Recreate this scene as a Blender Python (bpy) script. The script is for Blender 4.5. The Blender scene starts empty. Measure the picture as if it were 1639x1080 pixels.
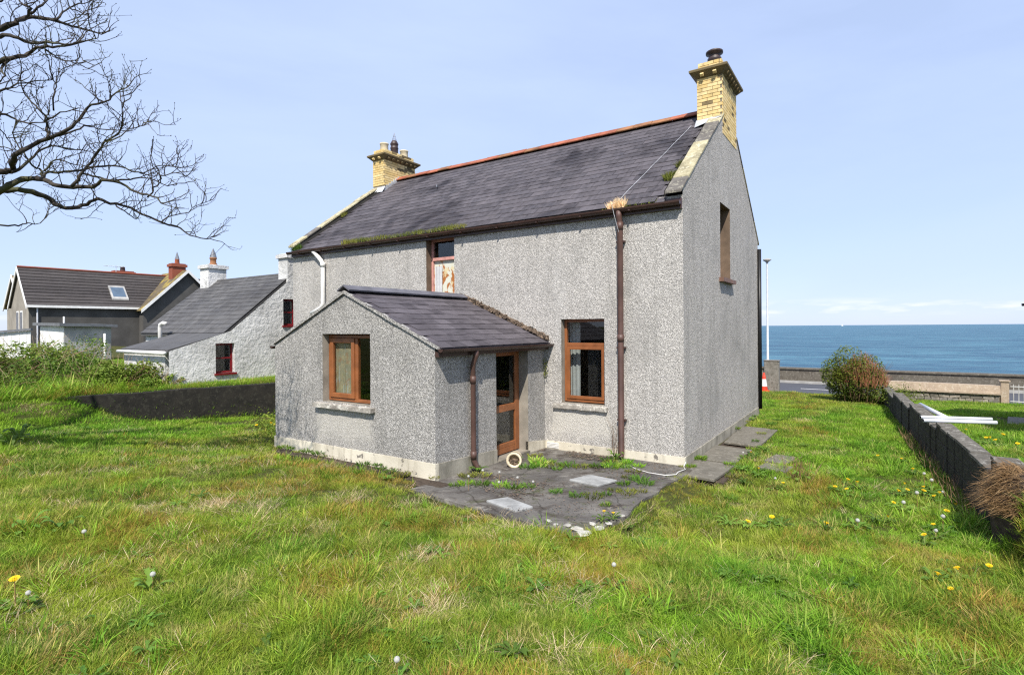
import bpy, bmesh, math, random
import numpy as np
from mathutils import Vector, Matrix, Euler

random.seed(7)
rng = np.random.default_rng(11)
R = math.radians
S = bpy.context.scene
COL = S.collection

# ------------------------------------------------------------------ camera
CAM = (2.69, -9.27, 2.39)
YAW = R(33.7)
cam = bpy.data.cameras.new('camera')
cam.sensor_width = 36.0
cam.lens = 36.0 * 870.0 / 1639.0
cam.shift_y = -0.0098
cam.clip_start = 0.05
cam.clip_end = 60000.0
cam_o = bpy.data.objects.new('camera', cam)
cam_o.matrix_world = (Matrix.Translation(CAM) @ Matrix.Rotation(YAW, 4, 'Z')
                      @ Matrix.Rotation(R(90), 4, 'X') @ Matrix.Rotation(R(-0.4), 4, 'Z'))
COL.objects.link(cam_o)
S.camera = cam_o

# ------------------------------------------------------------------ sky and sun
SUN_EL, SUN_H = R(50), Vector((0.47, -0.88))
SUN_H.normalize()
sun_dir = Vector((SUN_H.x * math.cos(SUN_EL), SUN_H.y * math.cos(SUN_EL), math.sin(SUN_EL)))
W = bpy.data.worlds.new('World')
S.world = W
W.use_nodes = True
wn, wl = W.node_tree.nodes, W.node_tree.links
wn.clear()
w_out = wn.new('ShaderNodeOutputWorld')
w_bg = wn.new('ShaderNodeBackground')
w_bg.inputs['Strength'].default_value = 0.105
sky = wn.new('ShaderNodeTexSky')
sky.sky_type = 'NISHITA'
sky.sun_disc = False
sky.sun_elevation = SUN_EL
sky.sun_rotation = math.atan2(SUN_H.x, SUN_H.y)
sky.altitude = 0.0
sky.air_density = 1.0
sky.dust_density = 0.3
sky.ozone_density = 1.6
tc = wn.new('ShaderNodeTexCoord')
# thin high veil of cirrus, thicker and thinner patches all round the dome
mp = wn.new('ShaderNodeMapping')
mp.inputs['Scale'].default_value = (1.3, 1.0, 4.0)
mp.inputs['Rotation'].default_value = (0.2, 0.1, 0.5)
nz = wn.new('ShaderNodeTexNoise')
nz.inputs['Scale'].default_value = 1.1
nz.inputs['Detail'].default_value = 7.0
nz.inputs['Roughness'].default_value = 0.55
nz.inputs['Distortion'].default_value = 0.4
vr = wn.new('ShaderNodeMapRange')
vr.inputs['From Min'].default_value = 0.35
vr.inputs['From Max'].default_value = 0.72
vr.inputs['To Min'].default_value = 0.66
vr.inputs['To Max'].default_value = 0.90
veil = wn.new('ShaderNodeMix'); veil.data_type = 'RGBA'
veil.inputs['B'].default_value = (4.7, 5.75, 8.3, 1)
# low bank of small fair-weather clouds just above the sea horizon
sep = wn.new('ShaderNodeSeparateXYZ')
b1 = wn.new('ShaderNodeMapRange'); b1.interpolation_type = 'SMOOTHSTEP'
b1.inputs['From Min'].default_value = 0.012; b1.inputs['From Max'].default_value = 0.022
b2 = wn.new('ShaderNodeMapRange'); b2.interpolation_type = 'SMOOTHSTEP'
b2.inputs['From Min'].default_value = 0.024; b2.inputs['From Max'].default_value = 0.048
b2.inputs['To Min'].default_value = 1.0; b2.inputs['To Max'].default_value = 0.0
mp2 = wn.new('ShaderNodeMapping'); mp2.inputs['Scale'].default_value = (9, 9, 55)
nz2 = wn.new('ShaderNodeTexNoise'); nz2.inputs['Scale'].default_value = 1.6; nz2.inputs['Detail'].default_value = 6
nr2 = wn.new('ShaderNodeMapRange'); nr2.inputs['From Min'].default_value = 0.48; nr2.inputs['From Max'].default_value = 0.66
m1 = wn.new('ShaderNodeMath'); m1.operation = 'MULTIPLY'
m2 = wn.new('ShaderNodeMath'); m2.operation = 'MULTIPLY'
m3 = wn.new('ShaderNodeMath'); m3.operation = 'MULTIPLY'; m3.inputs[1].default_value = 0.75
cl = wn.new('ShaderNodeMix'); cl.data_type = 'RGBA'
cl.inputs['B'].default_value = (7.6, 7.7, 8.4, 1)
wl.new(tc.outputs['Generated'], mp.inputs['Vector']); wl.new(mp.outputs[0], nz.inputs['Vector'])
wl.new(nz.outputs['Fac'], vr.inputs['Value']); wl.new(vr.outputs[0], veil.inputs['Factor'])
wl.new(sky.outputs[0], veil.inputs['A'])
wl.new(tc.outputs['Generated'], sep.inputs[0]); wl.new(sep.outputs['Z'], b1.inputs['Value']); wl.new(sep.outputs['Z'], b2.inputs['Value'])
wl.new(tc.outputs['Generated'], mp2.inputs['Vector']); wl.new(mp2.outputs[0], nz2.inputs['Vector']); wl.new(nz2.outputs['Fac'], nr2.inputs['Value'])
wl.new(b1.outputs[0], m1.inputs[0]); wl.new(b2.outputs[0], m1.inputs[1])
wl.new(m1.outputs[0], m2.inputs[0]); wl.new(nr2.outputs[0], m2.inputs[1]); wl.new(m2.outputs[0], m3.inputs[0])
wl.new(m3.outputs[0], cl.inputs['Factor']); wl.new(veil.outputs['Result'], cl.inputs['A'])
wl.new(cl.outputs['Result'], w_bg.inputs['Color']); wl.new(w_bg.outputs[0], w_out.inputs['Surface'])

sun = bpy.data.lights.new('sun', 'SUN')
sun.energy = 4.7
sun.angle = R(0.53)
sun.color = (1.0, 0.95, 0.87)
sun_o = bpy.data.objects.new('sun', sun)
sun_o.rotation_euler = sun_dir.to_track_quat('Z', 'Y').to_euler()
sun_o.location = (10, -20, 30)
COL.objects.link(sun_o)

S.view_settings.view_transform = 'Standard'
S.view_settings.look = 'None'
S.view_settings.exposure = 0.46
S.view_settings.gamma = 1.0
S.view_settings.use_curve_mapping = False
S.cycles.use_denoising = False
S.cycles.filter_width = 1.25
S.cycles.sample_clamp_indirect = 4.0

# ------------------------------------------------------------------ material helpers
class NT:
    """tiny helper around a material's node tree"""
    def __init__(self, name):
        self.m = bpy.data.materials.new(name)
        self.m.use_nodes = True
        self.t = self.m.node_tree
        self.n = self.t.nodes
        self.b = self.n['Principled BSDF']
        self.out = self.n['Material Output']
        self.geo = self.n.new('ShaderNodeNewGeometry')
    def link(self, a, b): self.t.links.new(a, b)
    def vec(self, scale=(1, 1, 1), obj=False):
        mpn = self.n.new('ShaderNodeMapping')
        mpn.inputs['Scale'].default_value = scale
        if obj:
            t = self.n.new('ShaderNodeTexCoord'); self.link(t.outputs['Object'], mpn.inputs[0])
        else:
            self.link(self.geo.outputs['Position'], mpn.inputs[0])
        return mpn.outputs[0]
    def noise(self, scale, detail=4, rough=0.55, v=None, dist=0.0, out='Fac'):
        x = self.n.new('ShaderNodeTexNoise')
        x.inputs['Scale'].default_value = scale; x.inputs['Detail'].default_value = detail
        x.inputs['Roughness'].default_value = rough; x.inputs['Distortion'].default_value = dist
        self.link(v if v is not None else self.geo.outputs['Position'], x.inputs['Vector'])
        return x.outputs[out]
    def voro(self, scale, v=None, out='Color', feature='F1', rand=1.0):
        x = self.n.new('ShaderNodeTexVoronoi'); x.feature = feature
        x.inputs['Scale'].default_value = scale; x.inputs['Randomness'].default_value = rand
        self.link(v if v is not None else self.geo.outputs['Position'], x.inputs['Vector'])
        return x.outputs[out]
    def rng(self, v, a, b, c=0.0, d=1.0, smooth=False):
        x = self.n.new('ShaderNodeMapRange')
        if smooth: x.interpolation_type = 'SMOOTHSTEP'
        for k, val in zip(('From Min', 'From Max', 'To Min', 'To Max'), (a, b, c, d)): x.inputs[k].default_value = val
        self.link(v, x.inputs['Value'])
        return x.outputs[0]
    def ramp(self, v, stops):
        x = self.n.new('ShaderNodeValToRGB')
        e = x.color_ramp.elements
        while len(e) < len(stops): e.new(0.5)
        for i, (p, c) in enumerate(stops):
            e[i].position = p; e[i].color = (c[0], c[1], c[2], 1) if not isinstance(c, (int, float)) else (c, c, c, 1)
        self.link(v, x.inputs[0])
        return x.outputs[0]
    def mix(self, f, a, b, mode='MIX'):
        x = self.n.new('ShaderNodeMix'); x.data_type = 'RGBA'; x.blend_type = mode
        for key, val in (('Factor', f), ('A', a), ('B', b)):
            if hasattr(val, 'is_output') or hasattr(val, 'links'): self.link(val, x.inputs[key])
            elif key == 'Factor': x.inputs[key].default_value = val
            else: x.inputs[key].default_value = (*val, 1) if not isinstance(val, (int, float)) else (val, val, val, 1)
        return x.outputs['Result']
    def math(self, op, a, b=0.0):
        x = self.n.new('ShaderNodeMath'); x.operation = op
        for i, val in enumerate((a, b)):
            if hasattr(val, 'links'): self.link(val, x.inputs[i])
            else: x.inputs[i].default_value = val
        return x.outputs[0]
    def attr(self, name):
        x = self.n.new('ShaderNodeAttribute'); x.attribute_name = name
        return x.outputs['Fac']
    def sepz(self, v=None):
        x = self.n.new('ShaderNodeSeparateXYZ'); self.link(v if v is not None else self.geo.outputs['Position'], x.inputs[0])
        return x.outputs
    def bump(self, h, strength=0.5, dist=0.01):
        x = self.n.new('ShaderNodeBump'); x.inputs['Strength'].default_value = strength; x.inputs['Distance'].default_value = dist
        self.link(h, x.inputs['Height']); self.link(x.outputs[0], self.b.inputs['Normal'])
    def done(self, col, rough=0.85, spec=0.3, metal=0.0):
        if hasattr(col, 'links'): self.link(col, self.b.inputs['Base Color'])
        else: self.b.inputs['Base Color'].default_value = (*col, 1)
        if hasattr(rough, 'links'): self.link(rough, self.b.inputs['Roughness'])
        else: self.b.inputs['Roughness'].default_value = rough
        self.b.inputs['Specular IOR Level'].default_value = spec
        self.b.inputs['Metallic'].default_value = metal
        return self.m

M = {}
def simple(name, col, rough=0.6, var=0.25, scale=6.0, spec=0.3, metal=0.0, bump=0.0, bscale=60):
    t = NT(name)
    n = t.noise(scale, 5)
    c = t.mix(t.rng(n, 0.3, 0.7), [k * (1 - var) for k in col], [min(1, k * (1 + var)) for k in col])
    if bump: t.bump(t.noise(bscale, 3), bump, 0.01)
    M[name] = t.done(c, rough, spec, metal)
    return M[name]

def pebbledash(name, lo, mid, hi, warm=(1, 1, 1), scale=80, stain=0.55, streak=True, patch=None):
    t = NT(name)
    v = t.voro(scale, out='Color'); sx = t.sepz(v)
    fine = t.ramp(sx[0], [(0.0, [lo * k for k in warm]), (0.30, [mid * 0.8 * k for k in warm]), (0.62, [mid * 1.12 * k for k in warm]), (0.85, [hi * k for k in warm]), (1.0, [hi * 1.15 * k for k in warm])])
    g2 = t.noise(60, 2, 0.7)
    c = t.mix(t.rng(g2, 0.40, 0.68, 0.0, 0.45), fine, t.mix(sx[1], (lo, lo * .97, lo * .93), (mid * .9, mid * .87, mid * .8)))
    big = t.noise(0.75, 6, 0.66, dist=0.5)
    c = t.mix(t.rng(big, 0.50, 0.72, 0.0, stain), c, (mid * .52, mid * .50, mid * .46))
    if streak:
        st = t.noise(1.0, 5, 0.6, v=t.vec((5.5, 5.5, 0.35)))
        c = t.mix(t.rng(st, 0.50, 0.72, 0.0, 0.36), c, (mid * .5, mid * .48, mid * .44))
        st2 = t.noise(1.0, 4, 0.6, v=t.vec((2.3, 2.3, 0.5)))
        c = t.mix(t.rng(st2, 0.55, 0.75, 0.0, 0.18), c, (hi * .95, hi * .93, hi * .88))
    if patch:     # cleaner render sheltered below a window sill
        px_ = t.sepz(); wob = t.math('MULTIPLY', t.math('SUBTRACT', t.noise(3.0, 4), 0.5), 0.5)
        ax_ = t.math('ADD', px_[0], wob); az_ = t.math('ADD', px_[2], wob)
        mk_ = t.math('MULTIPLY', t.rng(ax_, patch[0] - .1, patch[0] + .1, smooth=True), t.rng(ax_, patch[1] - .1, patch[1] + .1, 1, 0, True))
        mk_ = t.math('MULTIPLY', mk_, t.rng(az_, patch[2], patch[2] + .35, smooth=True)); mk_ = t.math('MULTIPLY', mk_, t.rng(px_[2], patch[3] - .02, patch[3], 1, 0))
        c = t.mix(t.math('MULTIPLY', mk_, 0.62), c, (hi * .92, hi * .87, hi * .77))
    t.bump(t.voro(scale, out='Distance'), 0.9, 0.012)
    M[name] = t.done(c, 0.92, 0.2)

pebbledash('pebbledash', 0.23, 0.465, 0.69, (1.0, 0.945, 0.87), patch=(-2.58, -1.35, .15, .82))
pebbledash('pebbledash_gable', 0.20, 0.45, 0.67, (1.0, 0.93, 0.85), stain=0.55)
pebbledash('pebbledash_annex', 0.135, 0.36, 0.60, (1.0, 0.955, 0.89), stain=0.55, patch=(-5.42, -4.08, .3, 1.04))
pebbledash('pebbledash_clean', 0.16, 0.52, 0.78, (1.0, 0.95, 0.87), stain=0.25, streak=False)

def painted_plinth():
    t = NT('plinth_paint')
    c = t.mix(t.rng(t.noise(1.6, 6), 0.4, 0.7), (0.66, 0.61, 0.49), (0.50, 0.45, 0.35))
    ch = t.noise(5.5, 5, 0.7)
    c = t.mix(t.rng(ch, 0.60, 0.63, smooth=True), c, (0.20, 0.18, 0.15))
    st = t.noise(1.0, 5, 0.6, v=t.vec((7, 7, 1.2)))
    c = t.mix(t.rng(st, 0.5, 0.72, 0, 0.6), c, (0.24, 0.21, 0.15))
    t.bump(t.noise(30, 4), 0.25, 0.01)
    M['plinth_paint'] = t.done(c, 0.8)
    t = NT('plinth_grey')
    c = t.mix(t.rng(t.noise(2.2, 6), 0.35, 0.7), (0.40, 0.37, 0.30), (0.20, 0.185, 0.15))
    st = t.noise(1.0, 5, 0.6, v=t.vec((7, 7, 1.2)))
    c = t.mix(t.rng(st, 0.5, 0.72, 0, 0.6), c, (0.13, 0.12, 0.085))
    t.bump(t.noise(30, 4), 0.3, 0.01)
    M['plinth_grey'] = t.done(c, 0.85)
painted_plinth()

def slate(name, a, b, stain=0.6, lichen=0.0):
    t = NT(name)
    r = t.attr('rnd')
    c = t.mix(r, a, b)
    c = t.mix(t.rng(t.noise(1.0, 4, v=t.vec((14, 6, 6))), 0.35, 0.7, 0, 0.35), c, [k * 1.7 for k in b])
    d = t.noise(0.62, 6, 0.6, dist=0.8)
    c = t.mix(t.rng(d, 0.50, 0.68, 0, stain), c, (a[0] * .33, a[1] * .30, a[2] * .33))
    w = t.noise(1.0, 5, 0.6, v=t.vec((3.0, 0.5, 0.5)))
    c = t.mix(t.rng(w, 0.56, 0.74, 0, 0.35), c, [min(1, k * 2.0) for k in b])
    sp = t.noise(22, 3, 0.7)
    c = t.mix(t.rng(sp, 0.70, 0.74, 0, 0.5), c, (0.42, 0.42, 0.36))
    if lichen:
        ln = t.noise(1.1, 5, 0.65)
        c = t.mix(t.rng(ln, 0.48, 0.62, 0, lichen), c, (0.36, 0.27, 0.05))
    t.bump(t.noise(45, 4), 0.25, 0.004)
    M[name] = t.done(c, t.rng(t.noise(3, 3), 0.3, 0.7, 0.6, 0.85), 0.25)
slate('slate', (0.046, 0.041, 0.045), (0.088, 0.078, 0.084), stain=0.85)
slate('slate_annex', (0.052, 0.045, 0.050), (0.100, 0.088, 0.096), stain=0.4)
slate('slate_cottage', (0.058, 0.056, 0.056), (0.092, 0.089, 0.087), stain=0.3)
slate('concrete_tile', (0.040, 0.035, 0.034), (0.066, 0.058, 0.055), stain=0.25)
slate('lichen_tile', (0.075, 0.062, 0.045), (0.13, 0.10, 0.06), stain=0.2, lichen=0.85)

def brickm(name, a, b, soot=0.5):
    t = NT(name)
    c = t.mix(t.attr('rnd'), a, b)
    c = t.mix(t.rng(t.noise(5, 6, 0.65), 0.48, 0.68, 0, soot), c, (0.09, 0.07, 0.045))
    c = t.mix(t.rng(t.noise(40, 3), 0.4, 0.7, 0, 0.25), c, [min(1, k * 1.35) for k in b])
    t.bump(t.noise(80, 3), 0.3, 0.004)
    M[name] = t.done(c, 0.85)
brickm('brick_yellow', (0.62, 0.44, 0.17), (0.78, 0.60, 0.30), 0.35)
brickm('brick_sooty', (0.11, 0.082, 0.04), (0.22, 0.165, 0.08), 0.85)
brickm('brick_red', (0.22, 0.055, 0.032), (0.28, 0.085, 0.05), 0.5)
simple('skylight_glass', (0.09, 0.13, 0.18), 0.12, 0.2, 2, spec=0.6)
simple('mortar', (0.22, 0.19, 0.14), 0.95, 0.3, 20, bump=0.3)
simple('terracotta', (0.30, 0.095, 0.050), 0.8, 0.35, 3, bump=0.2)
simple('terracotta_lichen', (0.24, 0.11, 0.05), 0.85, 0.45, 3, bump=0.2)
def lichen_stone(name, a, b, sp):
    t = NT(name)
    c = t.mix(t.rng(t.noise(3.5, 6, 0.65), 0.38, 0.66), a, b)
    c = t.mix(t.rng(t.noise(11, 5, 0.7), 0.54, 0.60, 0, 0.85, True), c, sp)
    c = t.mix(t.rng(t.noise(30, 4, 0.7), 0.5, 0.75, 0, 0.5), c, [k * .5 for k in b])
    t.bump(t.noise(25, 5, 0.65), 0.5, 0.015)
    M[name] = t.done(c, 0.92)
lichen_stone('coping_yellow', (0.46, 0.41, 0.26), (0.24, 0.21, 0.13), (0.56, 0.52, 0.38))
lichen_stone('coping_grey', (0.16, 0.145, 0.125), (0.10, 0.09, 0.08), (0.30, 0.28, 0.22))
lichen_stone('sill_stone', (0.42, 0.39, 0.34), (0.20, 0.18, 0.155), (0.66, 0.63, 0.56))
lichen_stone('old_render_black', (0.013, 0.012, 0.010), (0.026, 0.023, 0.018), (0.036, 0.034, 0.026))
lichen_stone('block_dark', (0.022, 0.020, 0.017), (0.042, 0.037, 0.029), (0.065, 0.06, 0.048))
lichen_stone('block_top', (0.135, 0.122, 0.10), (0.085, 0.076, 0.062), (0.28, 0.265, 0.23))
lichen_stone('concrete_wall', (0.25, 0.23, 0.20), (0.16, 0.145, 0.12), (0.12, 0.11, 0.09))
lichen_stone('sea_wall_concrete', (0.14, 0.125, 0.10), (0.095, 0.082, 0.066), (0.20, 0.18, 0.15))
lichen_stone('render_pinkish', (0.42, 0.33, 0.24), (0.34, 0.26, 0.19), (0.48, 0.40, 0.31))
lichen_stone('rubble_stone', (0.30, 0.26, 0.21), (0.18, 0.16, 0.13), (0.45, 0.42, 0.36))
lichen_stone('white_stone', (0.46, 0.44, 0.39), (0.30, 0.28, 0.24), (0.62, 0.60, 0.54))
lichen_stone('slab_stone', (0.17, 0.155, 0.125), (0.12, 0.108, 0.085), (0.22, 0.20, 0.165))
simple('brown_plastic', (0.055, 0.027, 0.020), 0.42, 0.3, 4, spec=0.5)
simple('brown_pipe', (0.090, 0.048, 0.038), 0.5, 0.3, 3, spec=0.45)
simple('black_plastic', (0.012, 0.012, 0.013), 0.4, 0.2)
simple('wood_brown', (0.25, 0.088, 0.030), 0.38, 0.22, 5, spec=0.5)
simple('pink_paint', (0.52, 0.26, 0.22), 0.7, 0.3, 8)
simple('brown_reveal', (0.15, 0.105, 0.072), 0.8, 0.25, 5)
simple('sill_brown', (0.19, 0.105, 0.075), 0.6, 0.25, 5)
simple('grey_reveal', (0.25, 0.225, 0.185), 0.9, 0.3, 4, bump=0.3)
simple('white_plastic', (0.72, 0.70, 0.66), 0.42, 0.12, 4, spec=0.5)
simple('pvc_grey', (0.62, 0.63, 0.67), 0.4, 0.12, 4, spec=0.5)
simple('cream_clay', (0.62, 0.52, 0.36), 0.6, 0.2, 8)
simple('pot_cream', (0.60, 0.51, 0.35), 0.75, 0.25, 6)
simple('pot_dark', (0.045, 0.026, 0.024), 0.5, 0.5, 12, spec=0.5)
simple('lead', (0.46, 0.47, 0.49), 0.5, 0.25, 5, spec=0.5)
simple('lead_dark', (0.17, 0.17, 0.185), 0.55, 0.3, 5, spec=0.4)
simple('wire_metal', (0.16, 0.17, 0.19), 0.5, 0.2, spec=0.5)
simple('galvanised', (0.58, 0.60, 0.62), 0.45, 0.12, spec=0.5)
simple('inside_plaster_shaded', (0.050, 0.046, 0.040), 0.9, 0.3, 2)  # near-black: the gloom of the unlit rooms is put into the colour
simple('curtain', (0.50, 0.50, 0.50), 0.9, 0.1, 10)
simple('red_paint', (0.17, 0.010, 0.014), 0.45, 0.3, 6)
simple('white_paint', (0.74, 0.73, 0.70), 0.6, 0.12, 3)
simple('debris', (0.13, 0.095, 0.068), 0.95, 0.6, 25, bump=0.6)
simple('soil', (0.060, 0.044, 0.032), 0.95, 0.5, 14, bump=0.7, bscale=40)
simple('cone_red', (0.62, 0.05, 0.02), 0.5, 0.2)
simple('rail_metal', (0.50, 0.49, 0.46), 0.55, 0.2)
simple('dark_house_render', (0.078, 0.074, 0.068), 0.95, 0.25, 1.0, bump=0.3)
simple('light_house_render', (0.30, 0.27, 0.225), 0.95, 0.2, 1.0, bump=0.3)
simple('felt_roof', (0.15, 0.155, 0.165), 0.8, 0.2)
simple('grey_cladding', (0.36, 0.35, 0.33), 0.8, 0.3, 1.5)
simple('ridge_grey', (0.115, 0.112, 0.128), 0.7, 0.3, 4)

def rough_white():
    t = NT('whitewash')
    c = t.mix(t.rng(t.noise(1.3, 6, 0.6), 0.4, 0.7), (0.70, 0.69, 0.67), (0.46, 0.45, 0.43))
    c = t.mix(t.rng(t.noise(1.0, 5, 0.65, v=t.vec((4, 4, 0.8))), 0.55, 0.75, 0, 0.55), c, (0.24, 0.24, 0.225))
    t.bump(t.noise(9, 5, 0.6), 0.9, 0.05)
    M['whitewash'] = t.done(c, 0.9)
    t = NT('peeling_board')
    n = t.noise(2.6, 5, 0.6, dist=0.6)
    c = t.mix(t.rng(n, 0.50, 0.54, smooth=True), (0.60, 0.60, 0.50), (0.36, 0.13, 0.035))
    c = t.mix(t.rng(t.noise(5, 4), 0.55, 0.6, 0, 0.8), c, (0.62, 0.52, 0.30))
    M['peeling_board'] = t.done(c, 0.8)
    t = NT('patterned_sheet')
    c = t.mix(t.rng(t.noise(5, 4, 0.6, dist=1.0), 0.4, 0.6), (0.46, 0.38, 0.24), (0.34, 0.31, 0.22))
    c = t.mix(t.rng(t.noise(9, 4), 0.56, 0.6, 0, 0.8), c, (0.40, 0.25, 0.15))
    c = t.mix(t.rng(t.noise(1, 3, v=t.vec((22, 22, 3))), 0.58, 0.62, 0, 0.7), c, (0.55, 0.57, 0.55))
    M['patterned_sheet'] = t.done(c, 0.8)
rough_white()

def glassm(name, tint=(0.9, 0.92, 0.92), refl=0.10):
    t = NT(name)
    fr = t.n.new('ShaderNodeLayerWeight'); fr.inputs['Blend'].default_value = 0.5
    tr = t.n.new('ShaderNodeBsdfTransparent'); tr.inputs[0].default_value = (*tint, 1)
    gl = t.n.new('ShaderNodeBsdfGlossy'); gl.inputs['Roughness'].default_value = 0.02
    mx = t.n.new('ShaderNodeMixShader')
    t.link(t.math('ADD', t.math('MULTIPLY', t.math('POWER', fr.outputs['Facing'], 4.0), 0.8), 0.05), mx.inputs[0]); t.link(tr.outputs[0], mx.inputs[1]); t.link(gl.outputs[0], mx.inputs[2])
    t.link(mx.outputs[0], t.out.inputs['Surface'])
    M[name] = t.m
glassm('glass', (0.86, 0.88, 0.87))

def patio_mat():
    t = NT('patio_concrete')
    c = t.mix(t.rng(t.noise(1.1, 7, 0.65), 0.38, 0.62), (0.085, 0.078, 0.072), (0.205, 0.188, 0.165))
    c = t.mix(t.rng(t.noise(2.4, 6, 0.65, dist=0.6), 0.50, 0.62, 0, 0.85), c, (0.050, 0.036, 0.027))
    c = t.mix(t.rng(t.noise(3.7, 6, 0.7), 0.58, 0.66, 0, 0.7), c, (0.33, 0.31, 0.27))
    c = t.mix(t.rng(t.noise(60, 3, 0.7), 0.3, 0.75, 0, 0.5), c, (0.06, 0.055, 0.05))
    c = t.mix(t.rng(t.noise(2.9, 6, 0.7, dist=0.4), 0.56, 0.66, 0, 0.75), c, (0.060, 0.068, 0.022))
    wv = t.n.new('ShaderNodeVectorMath'); wv.operation = 'MULTIPLY_ADD'; wv.inputs[1].default_value = (0.35, 0.35, 0.0)
    t.link(t.noise(2.2, 5, 0.6, out='Color'), wv.inputs[0]); t.link(t.geo.outputs['Position'], wv.inputs[2])
    cr = t.voro(0.75, v=wv.outputs[0], out='Distance', feature='DISTANCE_TO_EDGE')
    c = t.mix(t.rng(cr, 0.002, 0.009, 0.6, 0.0), c, (0.020, 0.018, 0.012))
    t.bump(t.noise(16, 6, 0.7), 0.7, 0.03)
    M['patio_concrete'] = t.done(c, 0.9)
    t = NT('asphalt')
    c = t.mix(t.noise(2.0, 5), (0.060, 0.062, 0.072), (0.085, 0.087, 0.098))
    t.bump(t.noise(120, 2), 0.3, 0.004)
    M['asphalt'] = t.done(c, 0.85)
    simple('pavement', (0.23, 0.22, 0.20), 0.9, 0.2, 3)
    simple('kerb', (0.34, 0.33, 0.31), 0.85, 0.2, 3)
patio_mat()

def ground_mat():
    t = NT('turf_soil')
    n = t.noise(1.0, 6, 0.6)
    c = t.mix(t.rng(n, 0.38, 0.62), (0.045, 0.060, 0.014), (0.10, 0.080, 0.030))
    c = t.mix(t.rng(t.noise(14, 5, 0.7), 0.35, 0.7), c, (0.055, 0.065, 0.018))
    c = t.mix(t.rng(t.noise(40, 4, 0.7), 0.45, 0.7, 0, 0.6), c, (0.10, 0.10, 0.03))
    t.bump(t.noise(22, 6, 0.7), 0.9, 0.05)
    M['turf_soil'] = t.done(c, 0.95, 0.1)
ground_mat()

def leafm(name, a, b, trans=0.35, straw=None, patch=0.9, straw_lo=0.52, straw_hi=0.64, straw_max=0.85, brown=0.0):
    """foliage: per-blade tint attribute, slow world-space patches, light coming through the blade"""
    t = NT(name)
    tint = t.attr('tint')
    oi = t.n.new('ShaderNodeObjectInfo')
    c = t.mix(tint, a, b)
    p = t.noise(patch, 5, 0.6)
    c = t.mix(t.rng(p, 0.40, 0.62, 0, 0.65), c, [k * q for k, q in zip(b, (1.35, 1.10, 1.05))])
    if straw is not None:
        s = t.noise(patch * 2.1, 6, 0.68, v=t.vec((1, 1, 0.2)), dist=0.7)
        f = t.rng(t.math('ADD', s, t.math('MULTIPLY', t.math('SUBTRACT', tint, 0.5), 0.32)), straw_lo, straw_hi, 0, straw_max)
        c = t.mix(f, c, straw)
        if brown:
            s2 = t.noise(patch * 0.8, 5, 0.6, v=t.vec((1.1, 0.9, 0.2)), dist=1.2)
            f2 = t.rng(t.math('ADD', s2, t.math('MULTIPLY', t.math('SUBTRACT', tint, 0.5), 0.25)), 0.56, 0.68, 0, brown)
            c = t.mix(f2, c, (0.40, 0.20, 0.050))
    hsv = t.n.new('ShaderNodeHueSaturation')
    t.link(t.rng(oi.outputs['Random'], 0, 1, 0.62, 1.38), hsv.inputs['Value']); t.link(c, hsv.inputs['Color'])
    c = hsv.outputs[0]
    df = t.b
    t.done(c, 0.65, 0.25)
    tl = t.n.new('ShaderNodeBsdfTranslucent'); t.link(c, tl.inputs['Color'])
    mx = t.n.new('ShaderNodeMixShader'); mx.inputs[0].default_value = trans
    t.link(df.outputs[0], mx.inputs[1]); t.link(tl.outputs[0], mx.inputs[2]); t.link(mx.outputs[0], t.out.inputs['Surface'])
    M[name] = t.m
leafm('grass', (0.065, 0.170, 0.012), (0.285, 0.400, 0.038), straw=(0.52, 0.42, 0.16), patch=0.85, brown=0.68, straw_lo=0.535, straw_hi=0.70, straw_max=0.75)
leafm('grass_fresh', (0.055, 0.180, 0.010), (0.235, 0.430, 0.034), straw=(0.48, 0.42, 0.14), patch=0.9, straw_lo=0.58, straw_hi=0.72)
leafm('straw', (0.42, 0.33, 0.17), (0.66, 0.56, 0.36), trans=0.25)
leafm('dry_tussock', (0.15, 0.095, 0.042), (0.33, 0.23, 0.11), trans=0.25)
leafm('weed', (0.060, 0.145, 0.018), (0.13, 0.24, 0.035), trans=0.3)
leafm('bush_green', (0.075, 0.140, 0.016), (0.19, 0.26, 0.032), trans=0.35)
leafm('bramble', (0.055, 0.120, 0.014), (0.17, 0.26, 0.034), trans=0.3, straw=(0.24, 0.19, 0.07), patch=0.9, straw_lo=0.62, straw_hi=0.75)
leafm('red_twig', (0.28, 0.10, 0.06), (0.46, 0.22, 0.12), trans=0.1)
leafm('brown_twig', (0.17, 0.105, 0.06), (0.30, 0.20, 0.12), trans=0.05)
leafm('moss', (0.085, 0.125, 0.018), (0.20, 0.22, 0.04), trans=0.2)
simple('dandelion_yellow', (0.85, 0.58, 0.010), 0.7, 0.15, 30)
simple('seed_white', (0.50, 0.49, 0.45), 0.9, 0.1, 30)
simple('stem_red', (0.26, 0.16, 0.06), 0.7, 0.3, 30)
simple('stem_green', (0.20, 0.24, 0.07), 0.7, 0.3, 30)

def barkm():
    t = NT('bark')
    c = t.mix(t.rng(t.noise(7, 6, 0.65), 0.35, 0.68), (0.028, 0.021, 0.016), (0.065, 0.055, 0.043))
    c = t.mix(t.rng(t.noise(2.2, 5), 0.52, 0.66, 0, 0.6), c, (0.10, 0.11, 0.045))
    t.bump(t.noise(40, 4), 0.5, 0.01)
    M['bark'] = t.done(c, 0.9)
barkm()

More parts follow.
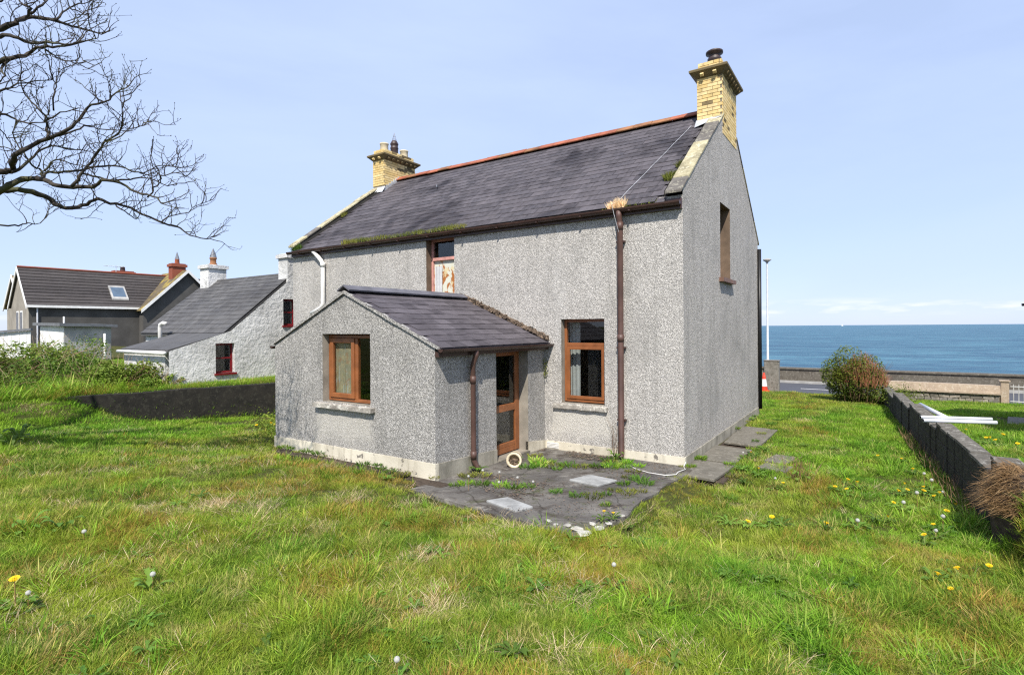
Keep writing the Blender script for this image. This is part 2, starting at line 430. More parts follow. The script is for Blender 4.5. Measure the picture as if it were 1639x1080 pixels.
def seam():
    t = NT('sea_water')
    v = t.vec((0.22, 0.55, 1))
    n1 = t.noise(0.5, 6, 0.62, v=v); n2 = t.noise(0.035, 4, 0.5, v=t.vec((0.5, 1.6, 1)))
    c = t.mix(t.rng(n2, 0.35, 0.65), (0.034, 0.112, 0.165), (0.072, 0.195, 0.250))
    c = t.mix(t.rng(t.noise(0.16, 5, 0.65, v=t.vec((0.35, 1.1, 1))), 0.46, 0.62, 0, 0.6), c, (0.010, 0.062, 0.125))
    c = t.mix(t.rng(n1, 0.46, 0.60, 0, 0.6), c, (0.008, 0.048, 0.105))
    c = t.mix(t.rng(t.noise(0.8, 4, 0.6, v=v), 0.62, 0.70, 0, 0.5), c, (0.12, 0.27, 0.34))
    t.bump(t.math('ADD', n1, t.math('MULTIPLY', t.noise(2.2, 4, 0.6, v=v), 0.35)), 1.0, 1.6)
    M['sea_water'] = t.done(c, 0.42, 0.28)
seam()

# ------------------------------------------------------------------ mesh helpers
class MB:
    def __init__(self): self.v = []; self.f = []; self.r = []; self._r = 0.5
    def rnd(self, r): self._r = r; return self
    def add(self, vs, fs):
        o = len(self.v)
        self.v += [tuple(p) for p in vs]; self.r += [self._r] * len(vs)
        self.f += [tuple(i + o for i in q) for q in fs]
        return self
    def hexa(self, p):      # 8 points: bottom ring 0-3, top ring 4-7
        return self.add(p, [(3, 2, 1, 0), (4, 5, 6, 7), (0, 1, 5, 4), (1, 2, 6, 5), (2, 3, 7, 6), (3, 0, 4, 7)])
    def box(self, x0, x1, y0, y1, z0, z1):
        return self.hexa([(x0, y0, z0), (x1, y0, z0), (x1, y1, z0), (x0, y1, z0), (x0, y0, z1), (x1, y0, z1), (x1, y1, z1), (x0, y1, z1)])
    def mbox(self, mat, hx, hy, hz):
        return self.hexa([mat @ Vector(q) for q in ((-hx, -hy, -hz), (hx, -hy, -hz), (hx, hy, -hz), (-hx, hy, -hz), (-hx, -hy, hz), (hx, -hy, hz), (hx, hy, hz), (-hx, hy, hz))])
    def prism(self, poly, ext):   # planar polygon extruded by a vector
        n = len(poly); e = Vector(ext); P = [Vector(p) for p in poly]
        return self.add(P + [p + e for p in P], [tuple(range(n))[::-1], tuple(range(n, 2 * n))] + [(i, (i + 1) % n, n + (i + 1) % n, n + i) for i in range(n)])
    def tube(self, path, rad, n=8, cap=True):
        P = [Vector(p) for p in path]
        rr = rad if isinstance(rad, (list, tuple)) else [rad] * len(P)
        vs = []; prev = None
        for i, p in enumerate(P):
            t = (P[min(i + 1, len(P) - 1)] - P[max(i - 1, 0)])
            if t.length < 1e-9: t = Vector((0, 0, 1))
            t.normalize()
            if prev is None:
                a = Vector((0, 0, 1)) if abs(t.z) < 0.9 else Vector((1, 0, 0))
                u = t.cross(a).normalized()
            else:
                u = (prev - t * prev.dot(t))
                u = u.normalized() if u.length > 1e-6 else t.orthogonal().normalized()
            prev = u; w = t.cross(u)
            for k in range(n):
                an = 2 * math.pi * k / n
                vs.append(p + (u * math.cos(an) + w * math.sin(an)) * rr[i])
        fs = [(i * n + k, i * n + (k + 1) % n, (i + 1) * n + (k + 1) % n, (i + 1) * n + k) for i in range(len(P) - 1) for k in range(n)]
        if cap: fs += [tuple(range(n))[::-1], tuple(range((len(P) - 1) * n, len(P) * n))]
        return self.add(vs, fs)
    def lathe(self, prof, c, n=16):
        vs = [(c[0] + r * math.cos(2 * math.pi * k / n), c[1] + r * math.sin(2 * math.pi * k / n), c[2] + z) for r, z in prof for k in range(n)]
        fs = [(i * n + k, i * n + (k + 1) % n, (i + 1) * n + (k + 1) % n, (i + 1) * n + k) for i in range(len(prof) - 1) for k in range(n)]
        return self.add(vs, fs)
    def mesh(self, name, mat, smooth=False):
        me = bpy.data.meshes.new(name)
        me.from_pydata(self.v, [], self.f)
        a = me.attributes.new('rnd', 'FLOAT', 'POINT'); a.data.foreach_set('value', self.r)
        b = me.attributes.new('tint', 'FLOAT', 'POINT'); b.data.foreach_set('value', self.r)
        if mat: me.materials.append(M[mat])
        if smooth: me.polygons.foreach_set('use_smooth', [True] * len(me.polygons))
        me.update()
        return me
    def build(self, name, mat, parent=None, smooth=False):
        return link(name, self.mesh(name, mat, smooth), parent)

def link(name, data, parent=None, loc=None, rot=None, local=False):
    o = bpy.data.objects.new(name, data)
    COL.objects.link(o)
    if parent is not None:
        o.parent = parent
        if parent.type == 'EMPTY' and not local: o.matrix_parent_inverse = Matrix.Translation(-Vector(parent.location))
    if loc is not None: o.location = loc
    if rot is not None: o.rotation_euler = rot
    return o
def tag(o, label, cat, group=None):
    o['label'] = label; o['category'] = cat
    if group: o['group'] = group
    return o
def thing(name, label, cat, loc, group=None):
    o = bpy.data.objects.new(name, None); COL.objects.link(o)
    o.location = loc; o.empty_display_size = 0.2
    return tag(o, label, cat, group)
def struct(o): o['kind'] = 'structure'; return o
def stuff(o): o['kind'] = 'stuff'; return o
def bevel(o, w=0.006, seg=1):
    m = o.modifiers.new('bevel', 'BEVEL'); m.width = w; m.segments = seg; m.limit_method = 'ANGLE'; return o

class Wall:
    """upright wall slab in (s, z, depth) coordinates with holes; tops limits the height: list of (s0, z0, slope)"""
    def __init__(self, origin, sdir, normal, length, z0, z1, thick=0.32, holes=(), tops=()):
        self.o = Vector(origin); self.s = Vector(sdir); self.n = Vector(normal); self.L = length
        self.z0, self.z1, self.t, self.holes, self.tops = z0, z1, thick, holes, tops
    def P(self, s, z, d=0.0): return self.o + self.s * s + Vector((0, 0, z)) - self.n * d
    def build(self, mb):
        self.inner = MB()
        ss = sorted({0, self.L} | {h[0] for h in self.holes} | {h[1] for h in self.holes})
        zs = sorted({self.z0, self.z1} | {h[2] for h in self.holes} | {h[3] for h in self.holes})
        flip = self.s.cross(Vector((0, 0, 1))).dot(self.n) < 0
        for i in range(len(ss) - 1):
            for j in range(len(zs) - 1):
                cs, cz = (ss[i] + ss[i + 1]) / 2, (zs[j] + zs[j + 1]) / 2
                if any(h[0] < cs < h[1] and h[2] < cz < h[3] for h in self.holes): continue
                poly = [(ss[i], zs[j]), (ss[i + 1], zs[j]), (ss[i + 1], zs[j + 1]), (ss[i], zs[j + 1])]
                for (a, b, k) in self.tops:
                    new = []
                    for q in range(len(poly)):
                        p, r = poly[q], poly[(q + 1) % len(poly)]
                        dp = b + k * (p[0] - a) - p[1]; dr = b + k * (r[0] - a) - r[1]
                        if dp >= 0: new.append(p)
                        if dp * dr < 0:
                            u = dp / (dp - dr); new.append((p[0] + (r[0] - p[0]) * u, p[1] + (r[1] - p[1]) * u))
                    poly = new
                    if len(poly) < 3: break
                if len(poly) < 3: continue
                idx = list(range(len(poly)))
                mb.add([self.P(s, z) for s, z in poly], [tuple(idx[::-1] if flip else idx)])
                self.inner.add([self.P(s, z, self.t) for s, z in poly], [tuple(idx if flip else idx[::-1])])
        return mb
    def reveal(self, mb, h, depth=None):
        d = depth or self.t
        s0, s1, z0, z1 = h
        for a, b in (((s0, z0), (s1, z0)), ((s1, z0), (s1, z1)), ((s1, z1), (s0, z1)), ((s0, z1), (s0, z0))):
            mb.add([self.P(*a), self.P(*b), self.P(*b, d), self.P(*a, d)], [(0, 1, 2, 3)])
        return mb
    def sbox(self, mb, s0, s1, z0, z1, d0, d1):
        return mb.hexa([self.P(s0, z0, d0), self.P(s1, z0, d0), self.P(s1, z0, d1), self.P(s0, z0, d1), self.P(s0, z1, d0), self.P(s1, z1, d0), self.P(s1, z1, d1), self.P(s0, z1, d1)])

def vnoise(x, y, f, seed=0):
    x = np.asarray(x, float) * f + 1000.3; y = np.asarray(y, float) * f + 1000.7
    xi = np.floor(x).astype(np.int64); yi = np.floor(y).astype(np.int64)
    fx = x - xi; fy = y - yi; fx = fx * fx * (3 - 2 * fx); fy = fy * fy * (3 - 2 * fy)
    def h(a, b):
        n = (a * 374761393 + b * 668265263 + seed * 1442695041) & 0x7fffffff
        n = ((n ^ (n >> 13)) * 1274126177) & 0x7fffffff
        return ((n ^ (n >> 16)) & 0xffff) / 65535.0
    return (h(xi, yi) * (1 - fx) + h(xi + 1, yi) * fx) * (1 - fy) + (h(xi, yi + 1) * (1 - fx) + h(xi + 1, yi + 1) * fx) * fy
def sst(a, b, x):
    t = np.clip((np.asarray(x, float) - a) / (b - a), 0, 1); return t * t * (3 - 2 * t)

# ------------------------------------------------------------------ the ground
RA, RB = np.array((-12.3, -4.6)), np.array((-10.85, 0.0))     # line of the old retaining wall
def ret_side(x, y):
    d = (RB - RA) / np.linalg.norm(RB - RA)
    return -( (x - RA[0]) * d[1] - (y - RA[1]) * d[0])        # >0 on the terrace side
def bw_x(y): return 3.74 - 0.0674 * (y + 0.15)                # left face of the boundary wall
def ground_z(x, y, rough=True):
    x = np.asarray(x, float); y = np.asarray(y, float)
    lf = sst(-1.8, -3.2, x)
    yn = np.maximum(y, -16)
    z = np.where(y < 0, -0.05 * yn * lf + (1 - lf) * (-0.026 * np.maximum(yn, -4.1) - 0.062 * np.minimum(yn + 4.1, 0)), -0.012 * np.minimum(y, 9) - 0.018 * np.clip(y - 9, 0, 6))
    z = z - 0.12 * sst(0.15, 0.4, x) * (1 - sst(1.0, 2.4, x)) * sst(-4.0, -3.3, y) * (1 - sst(-0.6, 0.3, y))
    z = z + 0.20 * sst(-8.0, -11.0, x) * sst(-3.0, -5.5, y) + 0.46 * sst(-11.0, -12.6, x) * sst(-3.2, -4.9, y)
    z = z + 0.25 * sst(-12.5, -17, x) * sst(-1.2, -4.6, y)
    terr = sst(0.04, 0.26, ret_side(x, y)) * sst(-7.5, -4.4, y) * (1 - sst(9, 11, y))
    z = z * (1 - terr) + np.maximum(z, 0.90 + 0.03 * np.clip(-12.3 - x, 0, 8)) * terr
    right = sst(0.02, 0.2, x - bw_x(y)) * sst(-6.0, -3.2, y)
    zr = 0.48 - 0.050 * np.clip(y, -2, 14.5)
    z = z * (1 - right) + zr * right
    if rough:
        near = 1 - sst(14.2, 14.6, y)
        z = z + near * (0.05 * (vnoise(x, y, 0.9, 1) - 0.5) + 0.035 * (vnoise(x, y, 2.3, 2) - 0.5) + 0.015 * (vnoise(x, y, 6.0, 3) - 0.5)) * sst(0.0, 0.6, np.maximum(np.maximum(x, -4.0 - y), y - 9) + 0.3)
    under = (sst(-2.9, -2.66, x) * (1 - sst(0.0, 0.1, x)) * sst(-3.86, -3.74, y) * (1 - sst(-.1, .1, y)))
    under = np.maximum(under, sst(0.0, 0.1, x) * (1 - sst(0.6, 0.72, x)) * sst(-.5, -.4, y) * (1 - sst(4.5, 4.6, y)))
    under = np.maximum(under, .5 * sst(-6.7, -6.5, x) * (1 - sst(-2.8, -2.6, x)) * sst(-3.5, -3.4, y) * (1 - sst(-.1, .1, y)))
    z = z - .2 * under
    z = np.where(y > 14.45, -0.46, z)
    z = np.where(y > 20.5, -9.0, z)
    return z
def axis(lo, hi, step, far_lo, far_hi):
    a = list(np.arange(lo, hi + 1e-6, step)); d = step; p = lo; q = hi
    pre = []
    while p > far_lo: d *= 1.35; p -= d; pre.append(p)
    d = step; post = []
    while q < far_hi: d *= 1.35; q += d; post.append(q)
    return np.array(pre[::-1] + a + post)
gx = axis(-15, 7, 0.125, -3000, 3000)
gy = np.concatenate([axis(-11, 14.4, 0.125, -3000, 14.0), [14.44, 14.46, 16, 18, 20.45, 20.55, 22]])
GX, GY = np.meshgrid(gx, gy)
GZ = ground_z(GX, GY)
nx_, ny_ = len(gx), len(gy)
gv = np.stack([GX.ravel(), GY.ravel(), GZ.ravel()], 1)
ii = (np.arange(ny_ - 1)[:, None] * nx_ + np.arange(nx_ - 1)[None, :]).ravel()
gf = np.stack([ii, ii + 1, ii + 1 + nx_, ii + nx_], 1)
gm = bpy.data.meshes.new('ground'); gm.from_pydata(gv.tolist(), [], gf.tolist()); gm.materials.append(M['turf_soil'])
gm.polygons.foreach_set('use_smooth', [True] * len(gm.polygons))
struct(link('ground', gm))

struct(MB().add([(-30000, 19, -5), (30000, 19, -5), (30000, 40000, -5), (-30000, 40000, -5)], [(0, 1, 2, 3)]).build('sea', 'sea_water'))
struct(MB().box(-600, 600, 15.0, 19.75, -0.6, -0.36).build('road', 'asphalt'))
struct(MB().box(-600, 600, 14.62, 14.88, -0.6, -0.30).build('pavement', 'asphalt'))
struct(MB().box(-600, 600, 14.88, 15.0, -0.6, -0.292).build('kerb', 'kerb'))
struct(MB().box(-600, 600, 19.85, 20.2, -0.6, -0.27).build('pavement', 'pavement'))
struct(MB().box(-600, 600, 19.75, 19.85, -0.6, -0.262).build('kerb', 'kerb'))
lm = MB()
for x in range(-90, 90, 9): lm.box(x, x + 2.5, 17.35, 17.43, -0.358, -0.354)
lm_o = struct(lm.build('road_marking', 'white_paint'))
t = thing('sea_wall', 'long low dark concrete sea wall between the road and the sea', 'wall', (0, 20.4, -0.3))
MB().box(-600, 600, 20.2, 20.62, -0.5, 0.27).build('wall', 'sea_wall_concrete', t)
MB().box(-600, 600, 20.14, 20.70, 0.27, 0.34).build('coping', 'sea_wall_concrete', t)

# ------------------------------------------------------------------ the house
H = thing('house', 'two storey grey pebbledashed house with slate roof, yellow brick chimneys and rear porch', 'house', (-5.4, 3.5, 0))
L_, W_, EZ = 10.85, 7.1, 4.62
RY, PIT = 3.6, math.atan(2.63 / 3.6)
TP = math.tan(PIT)
gt = [(0, EZ + 0.10, TP), (W_, EZ + 0.10, -(EZ + 2.63 - EZ) / (W_ - RY) * 1.0)]
rear = Wall((-L_, 0, 0), (1, 0, 0), (0, -1, 0), L_, -0.3, EZ, 0.32, [(8.5, 9.4, 0.93, 2.54), (5.01, 5.84, 2.95, 4.42)])
gable = Wall((0, 0, 0), (0, 1, 0), (1, 0, 0), W_, -0.3, 7.4, 0.32, [(2.68, 3.62, 3.42, 5.0)], gt)
gableL = Wall((-L_, 0, 0), (0, 1, 0), (-1, 0, 0), W_, -0.3, 7.4, 0.32, [], gt)
front = Wall((-L_, W_, 0), (1, 0, 0), (0, 1, 0), L_, -0.3, EZ, 0.32)
def shell(wl_, name, mat):
    o = wl_.build(MB()).build(name, mat, H)
    wl_.inner.build('inside_face', 'inside_plaster_shaded', o)
    return o
shell(rear, 'wall', 'pebbledash')
shell(gable, 'wall', 'pebbledash_gable')['label'] = 'tall gable wall with one narrow window'
shell(gableL, 'wall', 'pebbledash_gable')
shell(front, 'wall', 'pebbledash')
# annexe (rear porch)
AX0, AX1, AY = -6.72, -2.72, -3.22
AE, AR = 2.10, 2.97
AS = (AR - AE) / 2.0
af = Wall((AX0, AY, 0), (1, 0, 0), (0, -1, 0), 4.0, -0.3, 3.1, 0.25, [(1.40, 2.61, 1.13, 2.30)], [(0, AE, AS), (4.0, AE, -AS)])
ar = Wall((AX1, AY, 0), (0, 1, 0), (1, 0, 0), 3.22, -0.3, AE, 0.25, [(1.56, 2.59, 0.09, 2.03)])
al = Wall((AX0, AY, 0), (0, 1, 0), (-1, 0, 0), 3.22, -0.3, AE, 0.25)
shell(af, 'porch_wall', 'pebbledash_annex')
shell(ar, 'porch_wall', 'pebbledash_annex')
shell(al, 'porch_wall', 'pebbledash_annex')
MB().box(AX0 + .26, AX1 - .26, -.03, -.004, -.2, 2.4).build('porch_back_wall', 'inside_plaster_shaded', H)
MB().box(AX0 + .26, AX1 - .26, AY + .26, -.04, -.1, .06).build('porch_floor', 'inside_plaster_shaded', H)
# plinths
MB().box(AX1 + 0.014, 0.016, -0.018, 0.05, -0.3, 0.17).build('plinth', 'plinth_paint', H)
MB().box(AX0 - 0.016, AX1 + 0.014, AY - 0.018, AY + 0.05, -0.3, 0.38).build('plinth', 'plinth_paint', H)
def slope_plinth(y0, y1, za, zb, x, mat):
    MB().hexa([(x - .06, y0, -.3), (x + .016, y0, -.3), (x + .016, y1, -.3), (x - .06, y1, -.3), (x - .06, y0, za), (x + .016, y0, za), (x + .016, y1, zb), (x - .06, y1, zb)]).build('plinth', mat, H)
slope_plinth(AY + 0.05, -1.66, 0.375, 0.30, AX1, 'plinth_grey')
slope_plinth(-0.63, -0.018, 0.25, 0.17, AX1, 'plinth_paint')
slope_plinth(0.05, W_, 0.168, 0.14, 0.0, 'plinth_grey')
# wall vent in the plinth
v_ = MB()
for k in range(4): rear.sbox(v_, 8.18, 8.44, 0.045 + k * 0.026, 0.060 + k * 0.026, -0.032, -0.018)
v_.build('vent_grille', 'white_paint', H)

def bars(wall, s0, s1, z0, z1, d, w, t, mb):
    wall.sbox(mb, s0, s0 + w, z0, z1, d, d + t); wall.sbox(mb, s1 - w, s1, z0, z1, d, d + t)
    wall.sbox(mb, s0 + w, s1 - w, z0, z0 + w, d + .001, d + t - .001); wall.sbox(mb, s0 + w, s1 - w, z1 - w, z1, d + .001, d + t - .001)
    return mb
def pane(wall, win, s0, s1, z0, z1, d, mat='glass'):
    return wall.sbox(MB(), s0, s1, z0, z1, d, d + .006).build('pane', mat, win)
def sill(wall, win, s0, s1, z0, z1, out, mat, back=0.10, seed=1):
    mb = MB(); n = 9; rr = random.Random(seed)
    js = [rr.uniform(-.007, .007) for _ in range(n + 1)]
    for i in range(n):
        a, b = s0 + (s1 - s0) * i / n, s0 + (s1 - s0) * (i + 1) / n
        mb.hexa([wall.P(a, z0 + js[i] * .5, -out + js[i]), wall.P(b, z0 + js[i + 1] * .5, -out + js[i + 1]), wall.P(b, z0, back), wall.P(a, z0, back),
                 wall.P(a, z1 - .018 + js[i], -out + js[i]), wall.P(b, z1 - .018 + js[i + 1], -out + js[i + 1]), wall.P(b, z1, back), wall.P(a, z1, back)])
    return mb.build('sill', mat, win)
def curtain(wall, win, s0, s1, z0, z1, d, mat='curtain', amp=.02, n=16, name='curtain'):
    mb = MB(); vs = []
    for i in range(n + 1):
        s = s0 + (s1 - s0) * i / n; o = amp * math.sin(i * 1.7) + amp * .5 * math.sin(i * .6)
        vs += [wall.P(s, z0, d + o), wall.P(s, z1, d + o * .5)]
    mb.add(vs, [(2 * i, 2 * i + 2, 2 * i + 3, 2 * i + 1) for i in range(n)])
    return mb.build(name, mat, win)

# ground floor window
f = bars(rear, 8.5, 9.4, 0.95, 2.54, 0.13, 0.055, 0.07, MB())
rear.sbox(f, 8.555, 9.345, 2.02, 2.085, 0.128, 0.2)
bars(rear, 8.556, 9.344, 1.006, 2.018, 0.112, 0.062, 0.06, f)
w = bevel(f.build('window', 'wood_brown', H)); w['label'] = 'brown framed ground floor window with curtains inside'
rear.reveal(MB(), (8.5, 9.4, 0.93, 2.54), 0.32).build('reveal', 'grey_reveal', w)
pane(rear, w, 8.555, 9.345, 2.085, 2.486, 0.16); pane(rear, w, 8.617, 9.283, 1.067, 1.957, 0.14)
sill(rear, w, 8.34, 9.46, 0.83, 0.925, 0.06, 'sill_stone', 0.13, 3)
curtain(rear, w, 8.50, 8.74, 0.9, 2.6, 0.36, n=10)
# stair window
f = bars(rear, 5.01, 5.84, 2.95, 4.42, 0.18, 0.055, 0.07, MB())
rear.sbox(f, 5.065, 5.785, 3.93, 4.0, 0.165, 0.25)
w = f.build('window', 'pink_paint', H); w['label'] = 'stair window under the eaves with peeling pink frame and stained board'
rear.reveal(MB(), (5.01, 5.84, 2.95, 4.42), 0.32).build('reveal', 'brown_reveal', w)
pane(rear, w, 5.065, 5.785, 4.0, 4.365, 0.21)
rear.sbox(MB(), 5.065, 5.785, 3.0, 3.93, 0.22, 0.24).build('board', 'peeling_board', w)
curtain(rear, w, 5.10, 5.32, 3.0, 3.80, 0.195, 'curtain', 0.02, 9, 'torn_sheet')
# gable window
f = bars(gable, 2.68, 3.62, 3.42, 5.0, 0.22, 0.055, 0.06, MB())
gable.sbox(f, 2.735, 3.565, 4.5, 4.55, 0.22, 0.28)
w = f.build('window', 'wood_brown', H); w['label'] = 'narrow upstairs window deep in the gable wall'
gable.reveal(MB(), (2.68, 3.62, 3.42, 5.0), 0.30).build('reveal', 'brown_reveal', w)
pane(gable, w, 2.735, 3.565, 3.475, 4.5, 0.25); pane(gable, w, 2.735, 3.565, 4.55, 4.945, 0.25)
sill(gable, w, 2.56, 3.76, 3.32, 3.42, 0.10, 'sill_brown', 0.2, 5)
# porch window
f = bars(af, 1.40, 2.61, 1.14, 2.28, 0.13, 0.055, 0.07, MB())
af.sbox(f, 2.09, 2.155, 1.19, 2.22, 0.128, 0.2)
bars(af, 1.458, 2.088, 1.197, 2.224, 0.108, 0.08, 0.06, f)
w = bevel(f.build('window', 'wood_brown', H)); w['label'] = 'two light porch window with a patterned sheet behind the left pane'
af.reveal(MB(), (1.40, 2.61, 1.13, 2.30), 0.25).build('reveal', 'grey_reveal', w)
pane(af, w, 1.538, 2.008, 1.277, 2.144, 0.14); pane(af, w, 2.155, 2.555, 1.195, 2.225, 0.16)
curtain(af, w, 1.50, 2.08, 1.2, 2.22, 0.19, 'patterned_sheet', 0.008, 12, 'patterned_sheet')
sill(af, w, 1.24, 2.72, 1.035, 1.125, 0.09, 'sill_stone', 0.12, 7)
# porch door
f = bars(ar, 1.56, 2.59, 0.10, 2.03, 0.20, 0.055, 0.07, MB())
d_ = bevel(f.build('door', 'wood_brown', H)); d_['label'] = 'brown half glazed back door deep in the porch wall'
lf = bars(ar, 1.617, 2.533, 0.11, 1.973, 0.19, 0.10, 0.05, MB())
ar.sbox(lf, 1.717, 2.433, 0.86, 0.99, 0.191, 0.239); ar.sbox(lf, 1.717, 2.433, 0.21, 0.29, 0.191, 0.239)
bevel(lf.build('door_leaf', 'wood_brown', d_))
pane(ar, d_, 1.717, 2.433, 0.29, 0.86, 0.21); pane(ar, d_, 1.717, 2.433, 0.99, 1.873, 0.21)
ar.sbox(ar.sbox(MB(), 1.65, 1.675, 0.98, 1.10, 0.175, 0.19), 1.65, 1.76, 1.05, 1.07, 0.14, 0.16).build('handle', 'galvanised', d_)
ar.reveal(MB(), (1.56, 2.59, 0.09, 2.03), 0.25).build('reveal', 'grey_reveal', d_)
ar.sbox(MB(), 1.56, 2.59, -0.2, 0.088, -0.04, 0.25).build('step', 'slab_stone', d_)

# main roof
def zr(y): return EZ + TP * y if y <= RY else EZ + 2.63 - (y - RY) * 2.63 / (W_ - RY)
rf = MB()
rf.prism([(-10.55, -0.13, zr(-0.13) - .01), (-10.55, RY, zr(RY) - .01), (-10.55, W_ + .13, zr(W_ + .13) - .01), (-10.55, W_ + .13, zr(W_ + .13) - .08), (-10.55, RY, zr(RY) - .09), (-10.55, -0.13, zr(-0.13) - .08)][::-1], (10.27, 0, 0))
roof = rf.build('roof', 'slate', H)
def slate_mesh(w, l, t, r, jit):
    j = lambda: random.uniform(-jit, jit)
    return MB().rnd(r).hexa([(-w / 2 + j(), j(), -t), (w / 2 + j(), j(), -t), (w / 2, l, -t), (-w / 2, l, -t), (-w / 2 + j(), j(), 0), (w / 2 + j(), j(), 0), (w / 2, l, 0), (-w / 2, l, 0)])
SV = [slate_mesh(0.292, 0.42, 0.008, r, 0.004) for r in np.linspace(0, 1, 9)]
SM = [m.mesh('slate', 'slate') for m in SV]
items = []
EXP = 0.234; SW = 0.297
ncs = int(4.60 / EXP)
for c in range(ncs):
    off = (c % 2) * SW / 2
    for k in range(-1, 36):
        x = -10.53 + off + SW * (k + 0.5)
        if x - SW / 2 < -10.56 or x + SW / 2 > -0.26: continue
        d = 0.0 + c * EXP + random.uniform(-.005, .005)
        y = -0.14 + d * math.cos(PIT); z = zr(-0.14) + d * math.sin(PIT)
        nrm = Vector((0, -math.sin(PIT), math.cos(PIT)))
        p = Vector((x, y, z)) + nrm * (0.019 + random.uniform(0, .003))
        ro = (PIT - 0.038 + random.uniform(-.004, .004), random.uniform(-.004, .004), random.gauss(0, .005))
        items.append(((p - Vector(CAM)).length, p, ro, random.randrange(9)))
items.sort(key=lambda q: q[0])
for dist, p, ro, k in items[:205]: link('slate', SM[k], roof, p, ro)
rest = MB()
for dist, p, ro, k in items[205:]:
    mt = Matrix.Translation(p) @ Euler(ro).to_matrix().to_4x4()
    rest.rnd(SV[k].r[0]).add([mt @ Vector(q) for q in SV[k].v], SV[k].f)
stuff(rest.build('slate_courses', 'slate', roof))
# ridge tiles
rt = MB()
for sy in (-1, 1):
    rt.hexa([(0, 0, .035), (.445, 0, .035), (.445, sy * .15, -.085), (0, sy * .15, -.085), (0, 0, .06), (.445, 0, .06), (.445, sy * .16, -.065), (0, sy * .16, -.065)])
rtm = [rt.mesh('ridge_tile', 'terracotta'), rt.mesh('ridge_tile', 'terracotta_lichen')]
x = -10.33
while x < -0.95:
    link('ridge_tile', rtm[1 if random.random() < .3 else 0], roof, (x, RY, zr(RY) + .055 + random.uniform(-.006, .006)), (random.uniform(-.015, .015), 0, random.uniform(-.006, .006)))
    x += 0.452
link('ridge_tile', rtm[0], roof, (-0.985, RY, zr(RY) + .055))
# skew copings on both gables, rear and front slope
def skew(xa, xb, n, mats, y0=-0.14, y1=RY - 0.55, up=0.10):
    for i in range(n):
        a = y0 + (y1 - y0) * i / n + .004; b = y0 + (y1 - y0) * (i + 1) / n - .004
        h = random.uniform(.055, .075); u = up + random.uniform(.0, .012)
        o = MB().hexa([(xa, a, zr(a) + u), (xb, a, zr(a) + u), (xb, b, zr(b) + u), (xa, b, zr(b) + u), (xa, a, zr(a) + u + h), (xb, a, zr(a) + u + h), (xb, b, zr(b) + u + h), (xa, b, zr(b) + u + h)]).build('coping_stone', mats[i % len(mats)], roof)
        bevel(o, .012)
skew(-0.27, 0.02, 7, ['coping_grey', 'coping_yellow', 'coping_yellow', 'coping_yellow', 'coping_grey', 'coping_grey', 'coping_yellow'])
skew(-L_ - 0.02, -L_ + 0.24, 7, ['coping_yellow', 'coping_grey', 'coping_yellow', 'coping_yellow', 'coping_yellow', 'coping_yellow'])
for xa, xb in ((-0.30, 0.02), (-L_ - .02, -L_ + .30)):
    skew(xa, xb, 4, ['coping_grey', 'coping_yellow'], RY + 0.75, W_ + .14)
# gutter, fascia, pipes
def half_gutter(p0, p1, r, updir, out, name, mat, parent, n=9):
    p0, p1, o, u = Vector(p0), Vector(p1), Vector(out), Vector(updir)
    mb = MB(); vs = []
    for p in (p0, p1):
        for rr in (r, r * .86):
            for k in range(n):
                a = math.pi * k / (n - 1); vs.append(p + o * (-math.cos(a) * rr) - u * (math.sin(a) * rr * 1.05))
    fs = []
    for k in range(n - 1):
        fs += [(k, k + 1, 2 * n + k + 1, 2 * n + k), (n + k + 1, n + k, 3 * n + k, 3 * n + k + 1)]
        fs += [(k, n + k, n + k + 1, k + 1), (2 * n + k, 2 * n + k + 1, 3 * n + k + 1, 3 * n + k)]
    fs += [(0, 2 * n, 3 * n, n), (n - 1, 2 * n - 1, 4 * n - 1, 3 * n - 1)]
    fs += [tuple(range(n)), tuple(range(2 * n, 3 * n))]
    return mb.add(vs, fs).build(name, mat, parent)
MB().box(-10.84, -0.005, -0.055, -0.003, 4.38, 4.56).build('fascia', 'brown_plastic', H)
g_ = half_gutter((-10.9, -0.125, 4.515), (-0.01, -0.125, 4.495), 0.066, (0, 0, 1), (0, 1, 0), 'gutter', 'brown_plastic', H)
for x in np.arange(-10.4, -0.2, 0.95):
    MB().box(x, x + .03, -0.196, -0.05, 4.425, 4.445).build('gutter_bracket', 'brown_plastic', g_)
pz = MB().tube([(-1.10, -0.125, 4.46), (-1.10, -0.125, 4.36), (-1.10, -0.075, 4.24), (-1.10, -0.075, 0.10), (-1.10, -0.10, 0.05), (-1.10, -0.16, 0.03)], 0.054, 12)
pz.tube([(-1.10, -0.075, 4.26), (-1.10, -0.075, 4.12)], 0.062, 12).tube([(-1.10, -0.075, 2.25), (-1.10, -0.075, 2.12)], 0.062, 12)
dp = pz.build('downpipe', 'brown_pipe', H, True)
for z in (3.9, 2.0, 0.7): MB().box(-1.18, -1.02, -0.08, -0.002, z, z + .03).build('pipe_clip', 'brown_plastic', dp)
wp = MB().tube([(-9.83, -0.10, 4.47), (-9.74, -0.11, 4.42), (-9.50, -0.09, 4.20), (-9.43, -0.085, 4.10), (-9.43, -0.085, 3.05), (-9.50, -0.10, 2.94), (-9.85, -0.14, 2.80)], 0.056, 12)
wp.tube([(-9.43, -.085, 4.14), (-9.43, -.085, 4.02)], 0.066, 12)
wp.build('soil_pipe', 'white_plastic', H, True)
MB().tube([(0.05, W_ - .06, 4.5), (0.05, W_ - .06, 0.1)], 0.05, 10).build('downpipe', 'black_plastic', H, True)
